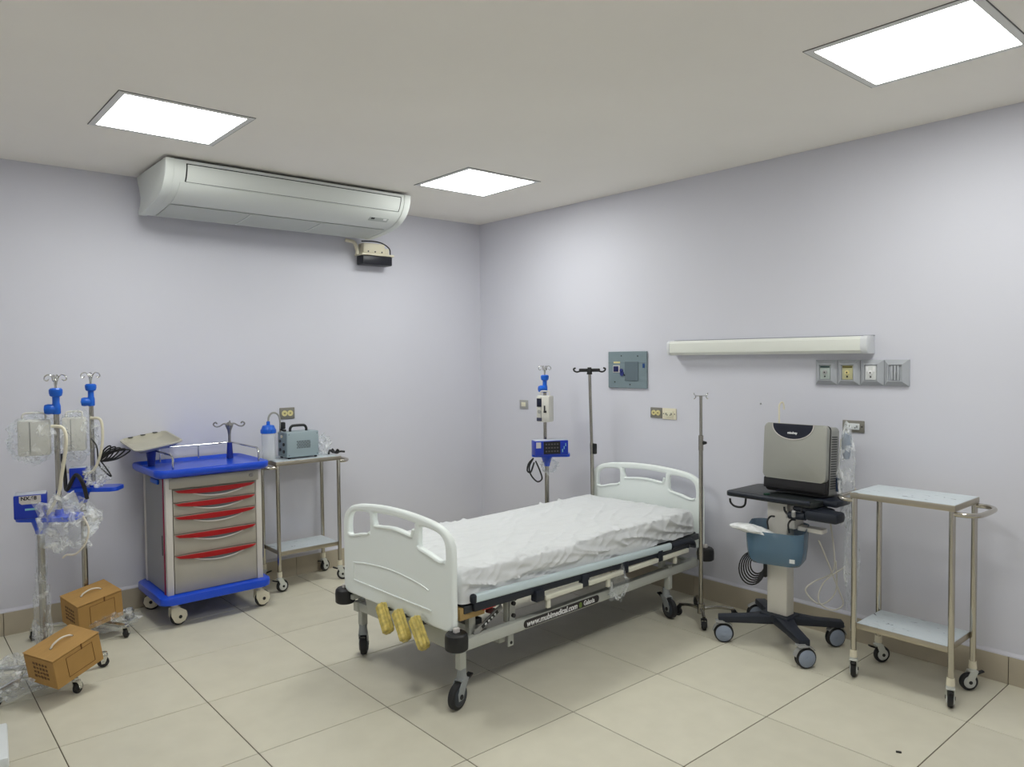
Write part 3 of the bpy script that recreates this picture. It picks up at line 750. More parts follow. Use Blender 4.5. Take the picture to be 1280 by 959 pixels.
# crank cover panel under footboard
b = B(); prism(b, [(-.40, .262), (.29, .262), (.335, .36), (.335, .40), (-.42, .40), (-.42, .31)], lambda u, v, d: Vector((d, u, v)), .028, .045, .003)
obj('crank_panel', b, BEDGREY, bed)
bb('foot_crossbar', (.03, -.43, .262), (.07, .43, .305), BEDGREY)
for sx, xx in ((0, .065), (1, 1.93)):
    for s in (-1, 1):
        if sx and s == -1: xx = 1.715
        bb('corner_post', (xx-.018, s*.405-.018, .175), (xx+.018, s*.405+.018, .32), BEDGREY)
for xx, s in ((-.005, -1), (-.005, 1), (2.045, -1), (2.045, 1)):
    b = B(); lathe(b, [(0, .298), (.046, .298), (.052, .304), (.053, .35), (.050, .368), (.042, .376), (0, .378)], (xx, s*.462, 0), seg=26); bp_ = obj('bumper', b, BLACK, bed)
    b = B(); box(b, (xx, s*.462, .384), (.028, .02, .026), .004); obj('bolt', b, LABELW, bp_)
    bb('bumper_arm', (min(xx, xx*.97+.03), s*.40-.012, .325), (max(xx, xx*.97+.03)+.02, s*.45+.012, .35), BEDGREY)
for x, y, yw in ((.07, -.405, 3.4), (.065, .405, .9), (1.715, -.39, 4.4), (1.90, .40, 1.0)):
    caster(bed, x, y, yw, .060, .034, .178, mat('caster_grey', (150, 154, 154), .4), mat('hub_dark', (48, 54, 62), .45), trail=.035, lock=BLACK, discr=.74)
# cranks wrapped in yellow film
for yt, yb in ((.035, -.035), (-.10, -.175), (-.235, -.315)):
    P0, P1 = Vector((-.055, yt+.018, .393)), Vector((-.078, yb-.012, .288))
    ax_ = (P1-P0); Lg = ax_.length; q = ax_.to_track_quat('Z', 'Y').to_matrix()
    b = B(); n_ = 20; sg = 42; prev = None; rings = []
    for k in range(n_+1):
        s = k/n_; env = min(1, .72+s*14, .72+(1-s)*14)
        ring = []
        for j in range(sg):
            a = 2*PI*j/sg; r_ = env*(.027*(1+.16*math.cos(7*a+.4)))*(1+.04*noise.noise(Vector((s*9, a, yt*40))))
            ring.append(b.verts.new(P0+q @ Vector((r_*math.cos(a)*.95, r_*math.sin(a)*1.15, s*Lg))))
        rings.append(ring)
    for r1, r2 in zip(rings, rings[1:]):
        for j in range(sg): b.faces.new((r1[j], r1[(j+1) % sg], r2[(j+1) % sg], r2[j]))
    b.faces.new(rings[0][::-1]); b.faces.new(rings[-1]); ck = obj('crank', b, YEL, bed, 'crank handle wrapped in yellow film', angle=80)
    b = B(); cyl(b, (.03, yt, .36), (-.05, yt, .37), .010, seg=12); obj('crank_shaft', b, DARKG, ck)
# mattress platform
bb('mattress_platform', (.06, -.42, .455), (2.0, .42, .478), DARKG, .004)
for s in (-1, 1): bb('platform_rail', (.06, s*.43-.012, .435), (2.0, s*.43+.012, .47), DARKG)
b = B(); span(b, (.04, -.435, .405), (.19, -.38, .462), .004); obj('foam_packing', b, TAN, bed)
b = B(); span(b, (.17, -.445, .425), (.255, -.41, .455), .006); obj('foam_clip', b, REDP, bed)
# lift posts, links
for s in (-1, 1):
    for xx in (.155, .40, 1.70):
        bb('support_post', (xx-.02, s*.37-.015, .30), (xx+.02, s*.37+.015, .455), BEDGREY)
b = B(); box(b, (.405, -.392, .35), (.035, .008, .13), .002); obj('pivot_plate', b, BEDGREY, bed)
for zz in (.395, .335):
    b = B(); cyl(b, (.405, -.39, zz), (.405, -.41, zz), .010, seg=12); obj('pivot_bolt', b, INK, bed)
bb('hanging_bracket', (.372, -.40, .188), (.408, -.39, .262), BEDGREY, .002)
b = B(); cyl(b, (.39, -.396, .205), (.39, -.402, .205), .008, seg=12); obj('bracket_bolt', b, INK, bed)
bb('lower_cross_beam', (.34, -.37, .205), (.38, .37, .235), BEDGREY)
b = B(); p0, p1 = Vector((.165, -.40, .315)), Vector((.33, -.40, .40)); d_ = (p1-p0)
cyl(b, p0+Vector((0, .006, 0)), p0-Vector((0, .006, 0)), .016, seg=14); box(b, (p0+p1)/2, (d_.length, .010, .028), .003, Matrix.Rotation(-math.atan2(d_.z, d_.x), 3, 'Y')); lk = obj('diagonal_link', b, mat('link_grey', (150, 150, 146), .4), bed)
b = B(); box(b, (p0+p1)/2+Vector((0, -.006, 0)), (d_.length*.62, .002, .016), 0, Matrix.Rotation(-math.atan2(d_.z, d_.x), 3, 'Y')); obj('sticker', b, BLACK, lk)
for k in range(4):
    b = B(); box(b, p0+d_*(.33+.12*k)+Vector((0, -.0076, 0)), (.012, .001, .010), 0, Matrix.Rotation(-math.atan2(d_.z, d_.x)+.4*k, 3, 'Y')); obj('sticker_mark', b, WTEXT, lk)
b = B(); tube(b, smooth_path([(.20, -.2, .36), (.5, -.18, .33), (1.0, -.15, .34), (1.4, -.15, .38)], 5), .016, 10); obj('screw_rod', b, BLACK, bed)
b = B(); tube(b, smooth_path([(.20, .0, .34), (.6, .02, .32), (1.2, .03, .34), (1.6, 0, .36)], 5), .014, 10); obj('screw_rod', b, BLACK, bed)
b = B(); span(b, (.25, -.30, .30), (.29, .30, .33), .003); span(b, (.45, -.36, .385), (.47, .36, .41), .003); span(b, (1.3, -.36, .36), (1.33, .36, .39), .003); obj('torsion_bar', b, DARKG, bed)
b = B(); box(b, (.31, -.35, .37), (.07, .02, .03), .004, Matrix.Rotation(.4, 3, 'Y')); obj('brake_clip', b, mat('dark_red', (90, 14, 20), .5), bed)
# folded side rails
def side_rail(s, lab):
    y = s*.462
    b = B(); f0, f1 = Vector((.10, y, .503)), Vector((1.66, y, .457))
    d_ = f1-f0; ang = -math.atan2(d_.z, d_.x)
    box(b, (f0+f1)/2, (d_.length, .026, .042), .012, Matrix.Rotation(ang, 3, 'Y'), 3); r_ = obj('guard_rail', b, RAILT, bed, lab)
    b = B(); box(b, f0+Vector((-.004, 0, 0)), (.03, .030, .046), .013); obj('end_cap', b, NAVY, r_)
    b = B(); g0, g1 = Vector((.10, y+s*-.008, .462)), Vector((1.86, y-s*.004, .430)); d2 = g1-g0
    box(b, (g0+g1)/2, (d2.length, .022, .044), .008, Matrix.Rotation(-math.atan2(d2.z, d2.x), 3, 'Y')); obj('lower_bar', b, NAVY, r_)
    b = B(); span(b, (.485, y-.022, .395), (.545, y+.022, .455), .008); obj('latch_block', b, NAVY, r_)
    b = B(); tube(b, smooth_path([(1.66, y, .452), (1.74, y, .456), (1.82, y, .456), (1.875, y, .448), (1.90, y, .425), (1.90, y, .405)], 4), .019, 10); obj('rail_elbow', b, NAVY, r_)
    for x0, x1 in ((.555, .835), (.885, 1.18), (1.228, 1.512), (1.56, 1.83)):
        b = B(); span(b, (x0, y-.012+s*.006, .390), (x1, y+.012+s*.006, .415), .004); obj('rail_slat', b, SLAT, r_)
    for x0 in (.86, 1.204, 1.536):
        b = B(); span(b, (x0-.024, y-.016, .39), (x0+.024, y+.016, .455), .006); obj('pivot_arm', b, NAVY, r_)
    for x0 in (.585, 1.06, 1.70):
        b = B(); span(b, (x0-.012, y-.01, .345), (x0+.012, y+.006, .392), .002); obj('stop_bracket', b, SLAT, r_)
side_rail(-1, 'pale blue folded guard rail on the near side'); side_rail(1, 'pale blue folded guard rail on the far side')
blobp = blob('plastic_wrap', 'scrap of clear film hanging under the bed guard rail', (2.55, -2.02, .335), (.07, .03, .085), FILM, 9, .35)

# mattress with fitted white sheet
mt = thing('mattress', 'mattress in a creased white sheet on the hospital bed', 'mattress', (1.368, -1.622, .478), TH)
b = B(); span(b, (.08, -.40, .004), (1.93, .40, .10), .02); obj('foam_core', b, mat('foam_core', (200, 204, 206), .8), mt)
NX, NY = 260, 170
prof2 = []
W, HH, Rr = .442, .142, .035
# cross-section path from near bottom hem over the top to the far bottom hem
tot = 2*(HH-Rr)+2*(W-Rr)+PI*Rr
def cs(s):
    a = HH-Rr; q = PI*Rr/2
    if s < a: return (-W, s, (-1, 0))
    s -= a
    if s < q:
        t_ = s/Rr; return (-W+Rr-Rr*math.cos(t_), a+Rr*math.sin(t_), (-math.cos(t_), math.sin(t_)))
    s -= q
    if s < 2*(W-Rr): return (-W+Rr+s, HH, (0, 1))
    s -= 2*(W-Rr)
    if s < q:
        t_ = s/Rr; return (W-Rr+Rr*math.sin(t_), a+Rr*math.cos(t_), (math.sin(t_), math.cos(t_)))
    s -= q
    return (W, a-s, (1, 0))
def ridge(p):
    return 1-abs(noise.noise(p))*2
def fold(x, y, z, n_):
    if n_[1] > .7:   # top: soft creases
        a = .0065*max(-.2, ridge(Vector((x*2.2+y*1.1, y*4-x*1.4, 1.3))))**3+.0085*max(0, ridge(Vector((x*5-y*7, y*2.2+x*1.2, 4.1))))**4+.008*max(0, ridge(Vector((x*3+y*12, y*2-x*2, 9.1))))**4+.006*noise.noise(Vector((x*2, y*2.5, 0)))
        e = max(0, (-y-.28)/.16); a += min(1, e)*.010*max(0, ridge(Vector((x*16+y*8, y*9, 7))))**3
        return a*max(.15, min(1, (.43-y)/.10))
    k = 1-z/HH
    a = .020*k*noise.noise(Vector((x*4+z*9, z*4, 2)))+.022*max(0, ridge(Vector((x*4+z*18, z*5-x*1.0, 8))))**3+.009*max(0, ridge(Vector((x*11-z*16, z*6, 3))))**4-.006
    return a
b = B(); grid = []
x0, x1 = .045, 1.955
for i in range(NX+1):
    u_ = i/NX; x = x0+(x1-x0)*u_
    # end rounding: pull inward near both ends
    de = min(x-x0, x1-x); sh = 0
    row = []
    for j in range(NY+1):
        s = tot*j/NY; y, z, n_ = cs(s)
        k = 1.0
        if de < .035: k = math.sqrt(max(0, 1-((.035-de)/.035)**2))
        yy = y*(1-(1-k)*.05) if abs(y) > .3 else y; zz = z if z < .02 else .02+(z-.02)*(1-(1-k)*.22)
        d_ = fold(x, y, z, n_)*min(1, max(0.15, de/.05))
        hem = 0
        if z < .03 and n_[1] < .1: hem = .012*noise.noise(Vector((x*5, y, 3)))
        yv = yy+n_[0]*d_
        if zz < .055: yv = max(-.446, min(.446, yv))
        row.append(b.verts.new((x, yv, max(.002, zz+n_[1]*d_+hem))))
    grid.append(row)
for i in range(NX):
    for j in range(NY): b.faces.new((grid[i][j], grid[i+1][j], grid[i+1][j+1], grid[i][j+1]))
for rw, xe in ((grid[0], x0-.012), (grid[-1], x1+.012)):   # end faces, with folds
    prev = rw
    for lev in range(1, 9):
        cur = []
        for v_ in rw:
            kk = lev/8; y, z = v_.co.y, v_.co.z
            cur.append(b.verts.new((xe+.008*noise.noise(Vector((y*12, z*10, xe)))*(1), y*(1-kk*.96), .06+(z-.06)*(1-kk*.96))))
        for j in range(NY):
            b.faces.new((prev[j], prev[j+1], cur[j+1], cur[j]))
        prev = cur
    b.faces.new(prev)
sh_ = obj('bed_sheet', b, SHEET, mt, angle=80)

# ------------------------------------------------------------------ bed IV pole (black T hanger)
t = thing('iv_pole', 'steel pole with black T-shaped hanger standing at the bed head', 'iv pole', (3.339, -1.087, .478))
b = B(); cyl(b, (.0, 0, -.05), (.0, .005, .50), .0135, seg=16); obj('lower_tube', b, POLE, t)
b = B(); cyl(b, (.0, .005, .45), (-.01, .015, 1.02), .0105, seg=16); obj('upper_tube', b, POLE, t)
b = B(); box(b, (.006, -.014, .46), (.026, .030, .075), .006); obj('height_clamp', b, BLACK, t)
hz = Vector((-.01, .015, 1.02)); dx = Vector((.757, -.653, 0))
b = B(); cyl(b, hz-Vector((0, 0, .03)), hz+Vector((0, 0, .02)), .020, .014, seg=14)
box(b, hz, (.15, .016, .024), .006, Matrix.Rotation(math.atan2(-.653, .757), 3, 'Z'))
for s in (-1, 1): tube(b, smooth_path([hz+dx*s*.06+Vector((0, 0, -.004)), hz+dx*s*.088+Vector((0, 0, -.012)), hz+dx*s*.108+Vector((0, 0, -.004)), hz+dx*s*.112+Vector((0, 0, .010)), hz+dx*s*.098+Vector((0, 0, .016))], 5), .006, 8)
obj('hanger', b, BLACK, t)

# ------------------------------------------------------------------ IV stand right of the bed
t = thing('iv_stand', 'thin steel IV stand on black casters right of the bed head', 'iv stand', (3.185, -2.11, 0))
b = B(); cyl(b, (0, 0, .05), (0, 0, 1.04), .0125, seg=16); obj('lower_tube', b, POLE, t)
b = B(); cyl(b, (0, 0, 1.0), (0, 0, 1.355), .009, seg=14); obj('upper_tube', b, POLE, t)
b = B(); cyl(b, (0, 0, 1.03), (0, 0, 1.12), .0145, seg=14); obj('tube_collar', b, POLE, t)
b = B(); cyl(b, (.008, -.007, 1.075), (.026, -.022, 1.075), .014, .007, seg=12); obj('height_knob', b, BLACK, t)
b = B()
for s in (-1, 1):
    for d_ in (Vector((.757, -.653, 0)), ):
        c0 = Vector((0, 0, 1.355)); tube(b, smooth_path([c0, c0+d_*s*.02, c0+d_*s*.036+Vector((0, 0, .004)), c0+d_*s*.042+Vector((0, 0, .018))], 4), .003, 6)
        tube(b, smooth_path([c0+d_*s*.03, c0+d_*s*.034+Vector((0, 0, -.012)), c0+d_*s*.042+Vector((0, 0, -.018))], 4), .003, 6)
obj('hooks', b, CHROME, t)
hub = Vector((0, 0, .078))
b = B(); cyl(b, (0, 0, .05), (0, 0, .11), .022, seg=16)
ends = [(-.10, -.09), (-.008, .15), (.165, -.115), (.20, .17)]
for ex, ey in ends: tube(b, smooth_path([hub, hub+Vector((ex*.5, ey*.5, .004)), Vector((ex, ey, .068))], 4), .010, 10)
obj('base', b, POLE, t)
for k, (ex, ey) in enumerate(ends): caster(t, ex, ey, [3.9, 1.9, -.6, .9][k], .026, .022, .066, BLACK, BLACK, trail=.010)

# ------------------------------------------------------------------ pump stands
def hooks4(b, c0, th=.003, n=4, a0=.3, sc_=1.0):
    for k in range(n):
        a = a0+k*2*PI/n; d = Vector((math.cos(a), math.sin(a), 0)); e = Vector((-math.sin(a), math.cos(a), 0)); zz = Vector((0, 0, 1))
        d = d*sc_
        tube(b, smooth_path([c0-zz*.06, c0+d*.012-zz*.01, c0+d*.03+zz*.012, c0+d*.055+zz*.008, c0+d*.062-zz*.008, c0+d*.048-zz*.016, c0+d*.036-zz*.008], 5), th, 6)
def pump_stand(label, x, y, rz, offx, offy, trayx, legs_rot, sz=.775):
    t = thing('pump_stand', label, 'pump stand', (x, y, 0), rz, 'infusion pump stands')
    b = B(); cyl(b, (0, 0, .06), (0, 0, sz+.01), .016, seg=18); obj('lower_pole', b, POLE, t)
    b = B(); cyl(b, (offx, offy, sz+.02), (offx, offy, 1.40), .0125, seg=18); obj('upper_pole', b, POLE, t)
    # blue instrument shelf with socket
    b = B(); prism(b, rrect(.28, .14, .03, 5, trayx, offy*.5), lambda u, v, d: Vector((u, v, d)), sz, sz+.015, .003)
    prism(b, rrect(.28, .14, .03, 5, trayx, offy*.5), lambda u, v, d: Vector((u, v, d)), sz+.015, sz+.022, .002)
    lathe(b, [(.022, sz-.07), (.026, sz-.05), (.04, sz-.006), (.045, sz+.002)], (0, 0, 0), seg=18)
    cyl(b, (offx, offy, sz+.015), (offx, offy, sz+.05), .022, .018, seg=16); obj('shelf', b, BLUE, t)
    b = B(); lathe(b, [(.017, 1.335), (.020, 1.34), (.020, 1.375), (.016, 1.39), (.016, 1.42), (.026, 1.425), (.030, 1.44), (.030, 1.455), (.024, 1.462), (.010, 1.464)], (offx, offy, 0), seg=20)
    obj('height_collar', b, KBLUE, t)
    b = B(); lathe(b, [(0, -.035), (.016, -.034), (.024, -.02), (.026, 0), (.022, .015), (0, .02)], (offx-.03, offy-.015, 1.36), (-1, -.4, 0), 16); obj('clamp_knob', b, KBLUE, t)
    b = B(); cyl(b, (offx, offy, 1.46), (offx, offy, 1.50), .006, seg=10); hooks4(b, Vector((offx, offy, 1.515)), sc_=.78); obj('bag_hooks', b, CHROME, t)
    b = B(); cyl(b, (0, 0, .055), (0, 0, .10), .03, .024, seg=18)
    for k in range(5):
        a = legs_rot+k*2*PI/5; d = Vector((math.cos(a), math.sin(a), 0))
        tube(b, smooth_path([Vector((0, 0, .075))+d*.02, Vector((0, 0, .078))+d*.12, Vector((0, 0, .070))+d*.27], 4), .013, 10)
    obj('base', b, CHROME, t)
    for k in range(5):
        a = legs_rot+k*2*PI/5; caster(t, .27*math.cos(a), .27*math.sin(a), a+2.0+k, .028, .02, .078, CHROME, BLACK, trail=.01)
    return t
RZ = math.atan2(-.653, .757)
pump_stand('pump stand nearest the left edge of the picture, wrapped in film', .07, -.43, RZ, .095, .0, .05, math.radians(-30), .815)
pump_stand('pump stand second from left, standing closer to the drawer cart', .37, .255-.09, RZ+.1, .06, .0, .07, math.radians(-20), .845)
pump_stand('pump stand behind the bed in the far corner', 3.20, -.76, RZ, -.008, .05, .03, math.radians(-15), .865)

def infusion_pump(label, loc, rz, m_body, face=True, w=.115, h=.195, dpt=.075):
    t = thing('infusion_pump', label, 'infusion pump', loc, rz, 'white infusion pumps')
    b = B(); box(b, (0, 0, h/2), (w, dpt, h), .010); obj('casing', b, m_body, t)
    b = B(); box(b, (-w*.12, -dpt/2-.001, h/2), (.0022, .002, h*.9)); obj('door_seam', b, DARKG, t)
    if face:
        b = B(); box(b, (-w*.26, -dpt/2-.001, h*.74), (w*.38, .003, h*.32), .001); obj('screen', b, LCD, t)
        b = B(); cyl(b, (-w*.26, -dpt/2, h*.40), (-w*.26, -dpt/2-.004, h*.40), .013, seg=16); obj('dial', b, SOCK, t)
        b = B(); box(b, (-w*.26, -dpt/2-.001, h*.10), (w*.40, .003, h*.13), .001); obj('keypad', b, mat('keypad_dark', (60, 62, 84), .5), t)
        b = B(); box(b, (w*.16, -dpt/2-.002, h*.50), (w*.1, .004, h*.26), .001); box(b, (w*.2, -dpt/2-.002, h*.40), (w*.22, .004, h*.08), .001); obj('door_latch', b, INK, t)
    b = B(); tube(b, smooth_path([(-w*.35, 0, h-.004), (-w*.35, 0, h+.022), (-w*.25, 0, h+.032), (w*.25, 0, h+.032), (w*.35, 0, h+.022), (w*.35, 0, h-.004)], 3), .005, 8); obj('handle', b, m_body, t)
    b = B(); box(b, (w*.0, dpt/2+.012, h*.5), (.04, .03, .06), .005); obj('pole_clamp', b, DARKG, t)
    return t
PUMPM = mat('pump_white', (214, 212, 204), .4)
dR = Vector((.757, -.653, 0)); dF = Vector((.653, .757, 0))
s1 = Vector((.07, -.43, 0)); s2 = Vector((.37, .165, 0)); s3 = Vector((3.20, -.76, 0))
p = s1+dR*(.095-.098)-dF*.02
infusion_pump('white infusion pump in film on the leftmost pump stand', (p.x, p.y, 1.135), RZ+.5, PUMPM, False, .135, .175)
p = s2+dR*(.06-.065)-dF*.055
infusion_pump('white infusion pump in film on the second pump stand from left', (p.x, p.y, 1.085), RZ+.4, PUMPM, False, .115, .19)
p = s3+dR*(-.012)-dF*.06
infusion_pump('white infusion pump with dark screen on the stand behind the bed', (p.x, p.y, 1.125), RZ-.55, PUMPM, True, .105, .19)

def control_unit(label, loc, rz, w, d, h, label_patch=True, screen=False):
    t = thing('control_unit', label, 'medical device', loc, rz, 'blue control units')
    b = B(); box(b, (0, 0, h/2), (w, d, h), .006); obj('casing', b, mat('unit_blue', (6, 48, 172), .35), t)
    b = B(); box(b, (0, 0, h+.001), (w*.97, d*.9, .004), .001); obj('top_plate', b, mat('unit_top', (196, 202, 212), .4), t)
    if label_patch:
        b = B(); prism(b, [(-w*.33, h*.97), (w*.33, h*.97), (w*.33, h*.70), (w*.26, h*.62), (-w*.25, h*.62), (-w*.33, h*.70)], lambda u, v, dd: Vector((u, dd, v)), -d/2-.002, -d/2-.0005); lp = obj('label_patch', b, LABELW, t)
        text('lettering', 'NX.68', .024, INK, lp, frame((-w*.28, -d/2-.0025, h*.86), (1, 0, 0), (0, 0, 1)), bold=.0008)
        b = B(); box(b, (w*.03, -d/2-.001, h*.40), (w*.38, .003, h*.08)); obj('teal_strip', b, TBLUE, t)
    if screen:
        b = B(); box(b, (w*.0, -d/2-.001, h*.52), (w*.50, .003, h*.86)); s_ = obj('keypad', b, mat('keypad_black', (14, 14, 18), .35), t)
        b = B()
        for r_ in range(3):
            for c_ in range(5): box(b, (-w*.17+c_*w*.085, -d/2-.003, h*(.28+.24*r_)), (w*.05, .001, h*.09))
        obj('key', b, mat('keys', (90, 84, 84), .5), s_)['kind'] = 'stuff'
        b = B()
        for q in range(3): box(b, (w*.32+.012*q, -d/2-.001, h*(.3+.2*q)), (.006, .002, h*.2))
        obj('mark', b, TBLUE, t)
        b = B(); box(b, (-w*.40, -d/2-.001, h*.72), (w*.14, .002, h*.40)); obj('paper_label', b, LABELW, t)
    return t
p = s1+dR*(-.012)-dF*.05
control_unit('blue boxed unit with white label on the leftmost pump stand shelf', (p.x, p.y, .838), RZ+.52, .135, .10, .115)
p = s2+dR*(-.01)-dF*.02
control_unit('small blue unit on the second pump stand from left', (p.x, p.y, .868), RZ+.4, .085, .08, .115, False)
p = s3+dR*.02-dF*.07
control_unit('blue unit with black keypad on the stand behind the bed', (p.x, p.y, .888), RZ+.25, .25, .10, .105, False, True)

# cords on the stands
def cord(label, pts, r, m, off_=Vector((0, 0, 0)), n=6, name='cord'):
    b = B(); tube(b, smooth_path([Vector(p_)+off_ for p_ in pts], n), r, 8); return tag(obj(name, b, m), label, 'cord')
def P2(base, r_, f_, z): return base+dR*r_+dF*f_+Vector((0, 0, z))
cord('cream cord drooping from the leftmost infusion pump to its shelf', [P2(s1, .10, -.05, 1.28), P2(s1, .155, -.05, 1.27), P2(s1, .175, -.06, 1.2), P2(s1, .15, -.06, 1.05), P2(s1, .13, -.06, .95), P2(s1, .08, -.06, .86), P2(s1, .06, -.03, .86)], .008, CREAM)
cord('cream cord looping under the second infusion pump', [P2(s2, .08, -.04, 1.27), P2(s2, .14, -.04, 1.25), P2(s2, .14, -.04, 1.1), P2(s2, .09, -.04, .97), P2(s2, .0, -.04, .945), P2(s2, -.09, -.04, .98), P2(s2, -.10, -.02, 1.05)], .008, CREAM)
b = B()
for k in range(5):
    a = .35+.12*k
    c0 = P2(s2, .125, -.03, 1.02); tip = c0+dR*(.06+.028*k)+Vector((0, 0, .085-.006*k)); wd = dR*.010+Vector((0, 0, -.022))
    tube(b, smooth_path([c0, (c0+tip)/2+wd*.9, tip, (c0+tip)/2-wd*.9], 6, True), .0045, 6, closed=True)
c0 = P2(s2, .125, -.03, 1.02)
tube(b, smooth_path([c0, c0+dR*.03-Vector((0, 0, .04)), c0+dR*.06-Vector((0, 0, .09)), c0+dR*.03-Vector((0, 0, .07)), c0-dR*.01-Vector((0, 0, .02)), c0-dR*.02+Vector((0, 0, .08)), c0-dR*.05+Vector((0, 0, .13))], 6), .0045, 6)
tag(obj('cord', b, BLACK), 'coiled black power cord tied at the second pump stand', 'cord')
cord('black cable behind the small blue unit on the second stand', [P2(s2, -.10, -.03, 1.06), P2(s2, -.075, -.05, 1.0), P2(s2, -.07, -.05, .93), P2(s2, -.05, -.07, .86), P2(s2, .02, -.1, .95), P2(s2, .06, -.1, .9), P2(s2, .07, -.08, .81)], .011, BLACK)
b = B(); c0 = P2(s3, -.10, -.09, .865)
tube(b, smooth_path([c0, c0-Vector((0, 0, .06))-dR*.03, c0-Vector((0, 0, .12))-dR*.02, c0-Vector((0, 0, .17))+dR*.025, c0-Vector((0, 0, .15))+dR*.06, c0-Vector((0, 0, .09))+dR*.045, c0-Vector((0, 0, .02))+dR*.015], 6), .0055, 6)
tube(b, smooth_path([c0, c0-Vector((0, 0, .04))-dR*.035, c0-Vector((0, 0, .09))-dR*.045, c0-Vector((0, 0, .10))-dR*.02, c0-Vector((0, 0, .03))+dR*.005], 6), .006, 6)
tag(obj('cord', b, BLACK), 'looped black cord hanging from the stand behind the bed', 'cord')

# film
blob('plastic_wrap', 'clear film around the leftmost infusion pump', tuple(P2(s1, .0, -.03, 1.215)), (.115, .10, .125), FILM, 1, .22)
blob('plastic_wrap', 'bunched clear film beside the blue unit on the leftmost stand', tuple(P2(s1, .15, -.04, .80)), (.125, .08, .135), FILM2, 2, .32)
blob('plastic_wrap', 'clear film around the second infusion pump', tuple(P2(s2, .0, -.03, 1.17)), (.10, .09, .15), FILM, 4, .22)
blob('plastic_wrap', 'silvery film bunched below the second infusion pump', tuple(P2(s2, .10, -.03, .935)), (.065, .05, .06), FILM2, 5, .32)
blob('plastic_wrap', 'clear film crumpled on the floor left of the front cardboard box', (-.08, -.50, .075), (.20, .16, .085), FILM2, 6, .34, floor=True)
blob('plastic_wrap', 'clear film hanging under the rear cardboard box', (.45, .02, .09), (.15, .10, .07), FILM, 7, .32, floor=True)
blob('plastic_wrap', 'clear film sleeve round the foot of the leftmost stand pole', (.065, -.43, .30), (.038, .038, .25), FILM2, 8, .28)
blob('plastic_wrap', 'clear film sleeve round the lower pole of the leftmost stand', (.07, -.43, .60), (.024, .024, .16), FILM, 10, .2)
blob('plastic_wrap', 'torn film hanging beneath the shelf of the stand behind the bed', tuple(P2(s3, .02, -.03, .80)), (.075, .04, .055), FILM, 11, .35)
cord('white strip of film hanging from the bundle on the leftmost stand', [P2(s1, .24, -.05, .84), P2(s1, .265, -.05, .78), P2(s1, .25, -.05, .71), P2(s1, .20, -.05, .655), P2(s1, .155, -.05, .65), P2(s1, .135, -.05, .635)], .005, CORD, name='film_strip')

# ------------------------------------------------------------------ cardboard boxes
def carton(label, loc, rot, dims, hole_a):
    t = thing('cardboard_box', label, 'cardboard box', loc, 0, 'cardboard boxes on the pump stand bases')
    t.rotation_euler = [math.radians(a) for a in rot]
    lx, ly, lz = dims
    b = B(); box(b, (0, 0, -.004), (lx, ly, lz-.008), .002, seg=1); bd = obj('box_body', b, CARD, t)
    b = B(); box(b, (0, 0, lz/2-.002), (lx+.003, ly+.003, .004), .001, seg=1); ld = obj('lid', b, CARD, t)
    b = B(); span(b, (.02, -ly/2-.003, lz/2-.028), (.026, -ly/2-.0005, lz/2+.0)); obj('tab_slit', b, CARDD, ld)
    for s in (-1, 1):
        b = B(); cyl(b, (s*.055, 0, lz/2-.001), (s*.055, 0, lz/2+.0008), .007, seg=12); obj('handle_hole', b, INK, ld)
    b = B(); tube(b, smooth_path([(-.056, 0, lz/2-.001), (-.04, 0, lz/2+.014), (0, 0, lz/2+.022), (.04, 0, lz/2+.012), (.056, 0, lz/2-.001)], 5), .0045, 8); obj('rope_handle', b, CORD, t)
    # creased rectangle on the long face (perforated window)
    b = B()
    w2, h2 = lx*.28, lz*.33
    y_ = -ly/2-.0006; cx = lx*.04
    for a, c in (((cx-w2, y_, -h2), (cx+w2, y_, -h2)), ((cx-w2, y_, h2), (cx+w2, y_, h2)), ((cx-w2, y_, -h2), (cx-w2, y_, h2)), ((cx+w2, y_, -h2), (cx+w2, y_, h2))):
        cyl(b, a, c, .0012, seg=6)
    obj('crease', b, CARDD, bd)
    # small printed characters on the short end: only blurred marks can be seen
    b = B(); rr = random.Random(3)
    for r_ in range(4):
        for c_ in range(5):
            box(b, (-lx/2-.0006, -.045+c_*.020, .036-r_*.022), (.001, .011+rr.random()*.006, .008+rr.random()*.006), 0, Matrix.Rotation(rr.random()-.5, 3, 'X'))
    pm = obj('printed_marks', b, mat('print_brown', (104, 74, 44), .8), bd); pm['kind'] = 'stuff'
    return t
carton('brown cardboard box with rope handle, front one of the two, tilted', (.117, -.661, .188), (4.6, -13.1, 26.6), (.244, .195, .151), 0)
carton('brown cardboard box with rope handle, rear one nearer the drawer cart', (.379, .051, .194), (9.7, -8.0, 14.8), (.247, .191, .165), 0)
t = thing('white_topped_box', 'cardboard box with white top cut off at the lower left edge', 'box', (-.33, -1.30, 0), -.1)
b = B(); span(b, (-.14, -.16, 0), (.14, .16, .10), .003); obj('box_body', b, mat('box_brown', (150, 132, 100), .7), t)
b = B(); span(b, (-.145, -.165, .10), (.145, .165, .145), .01); obj('white_packet', b, WHITE, t)

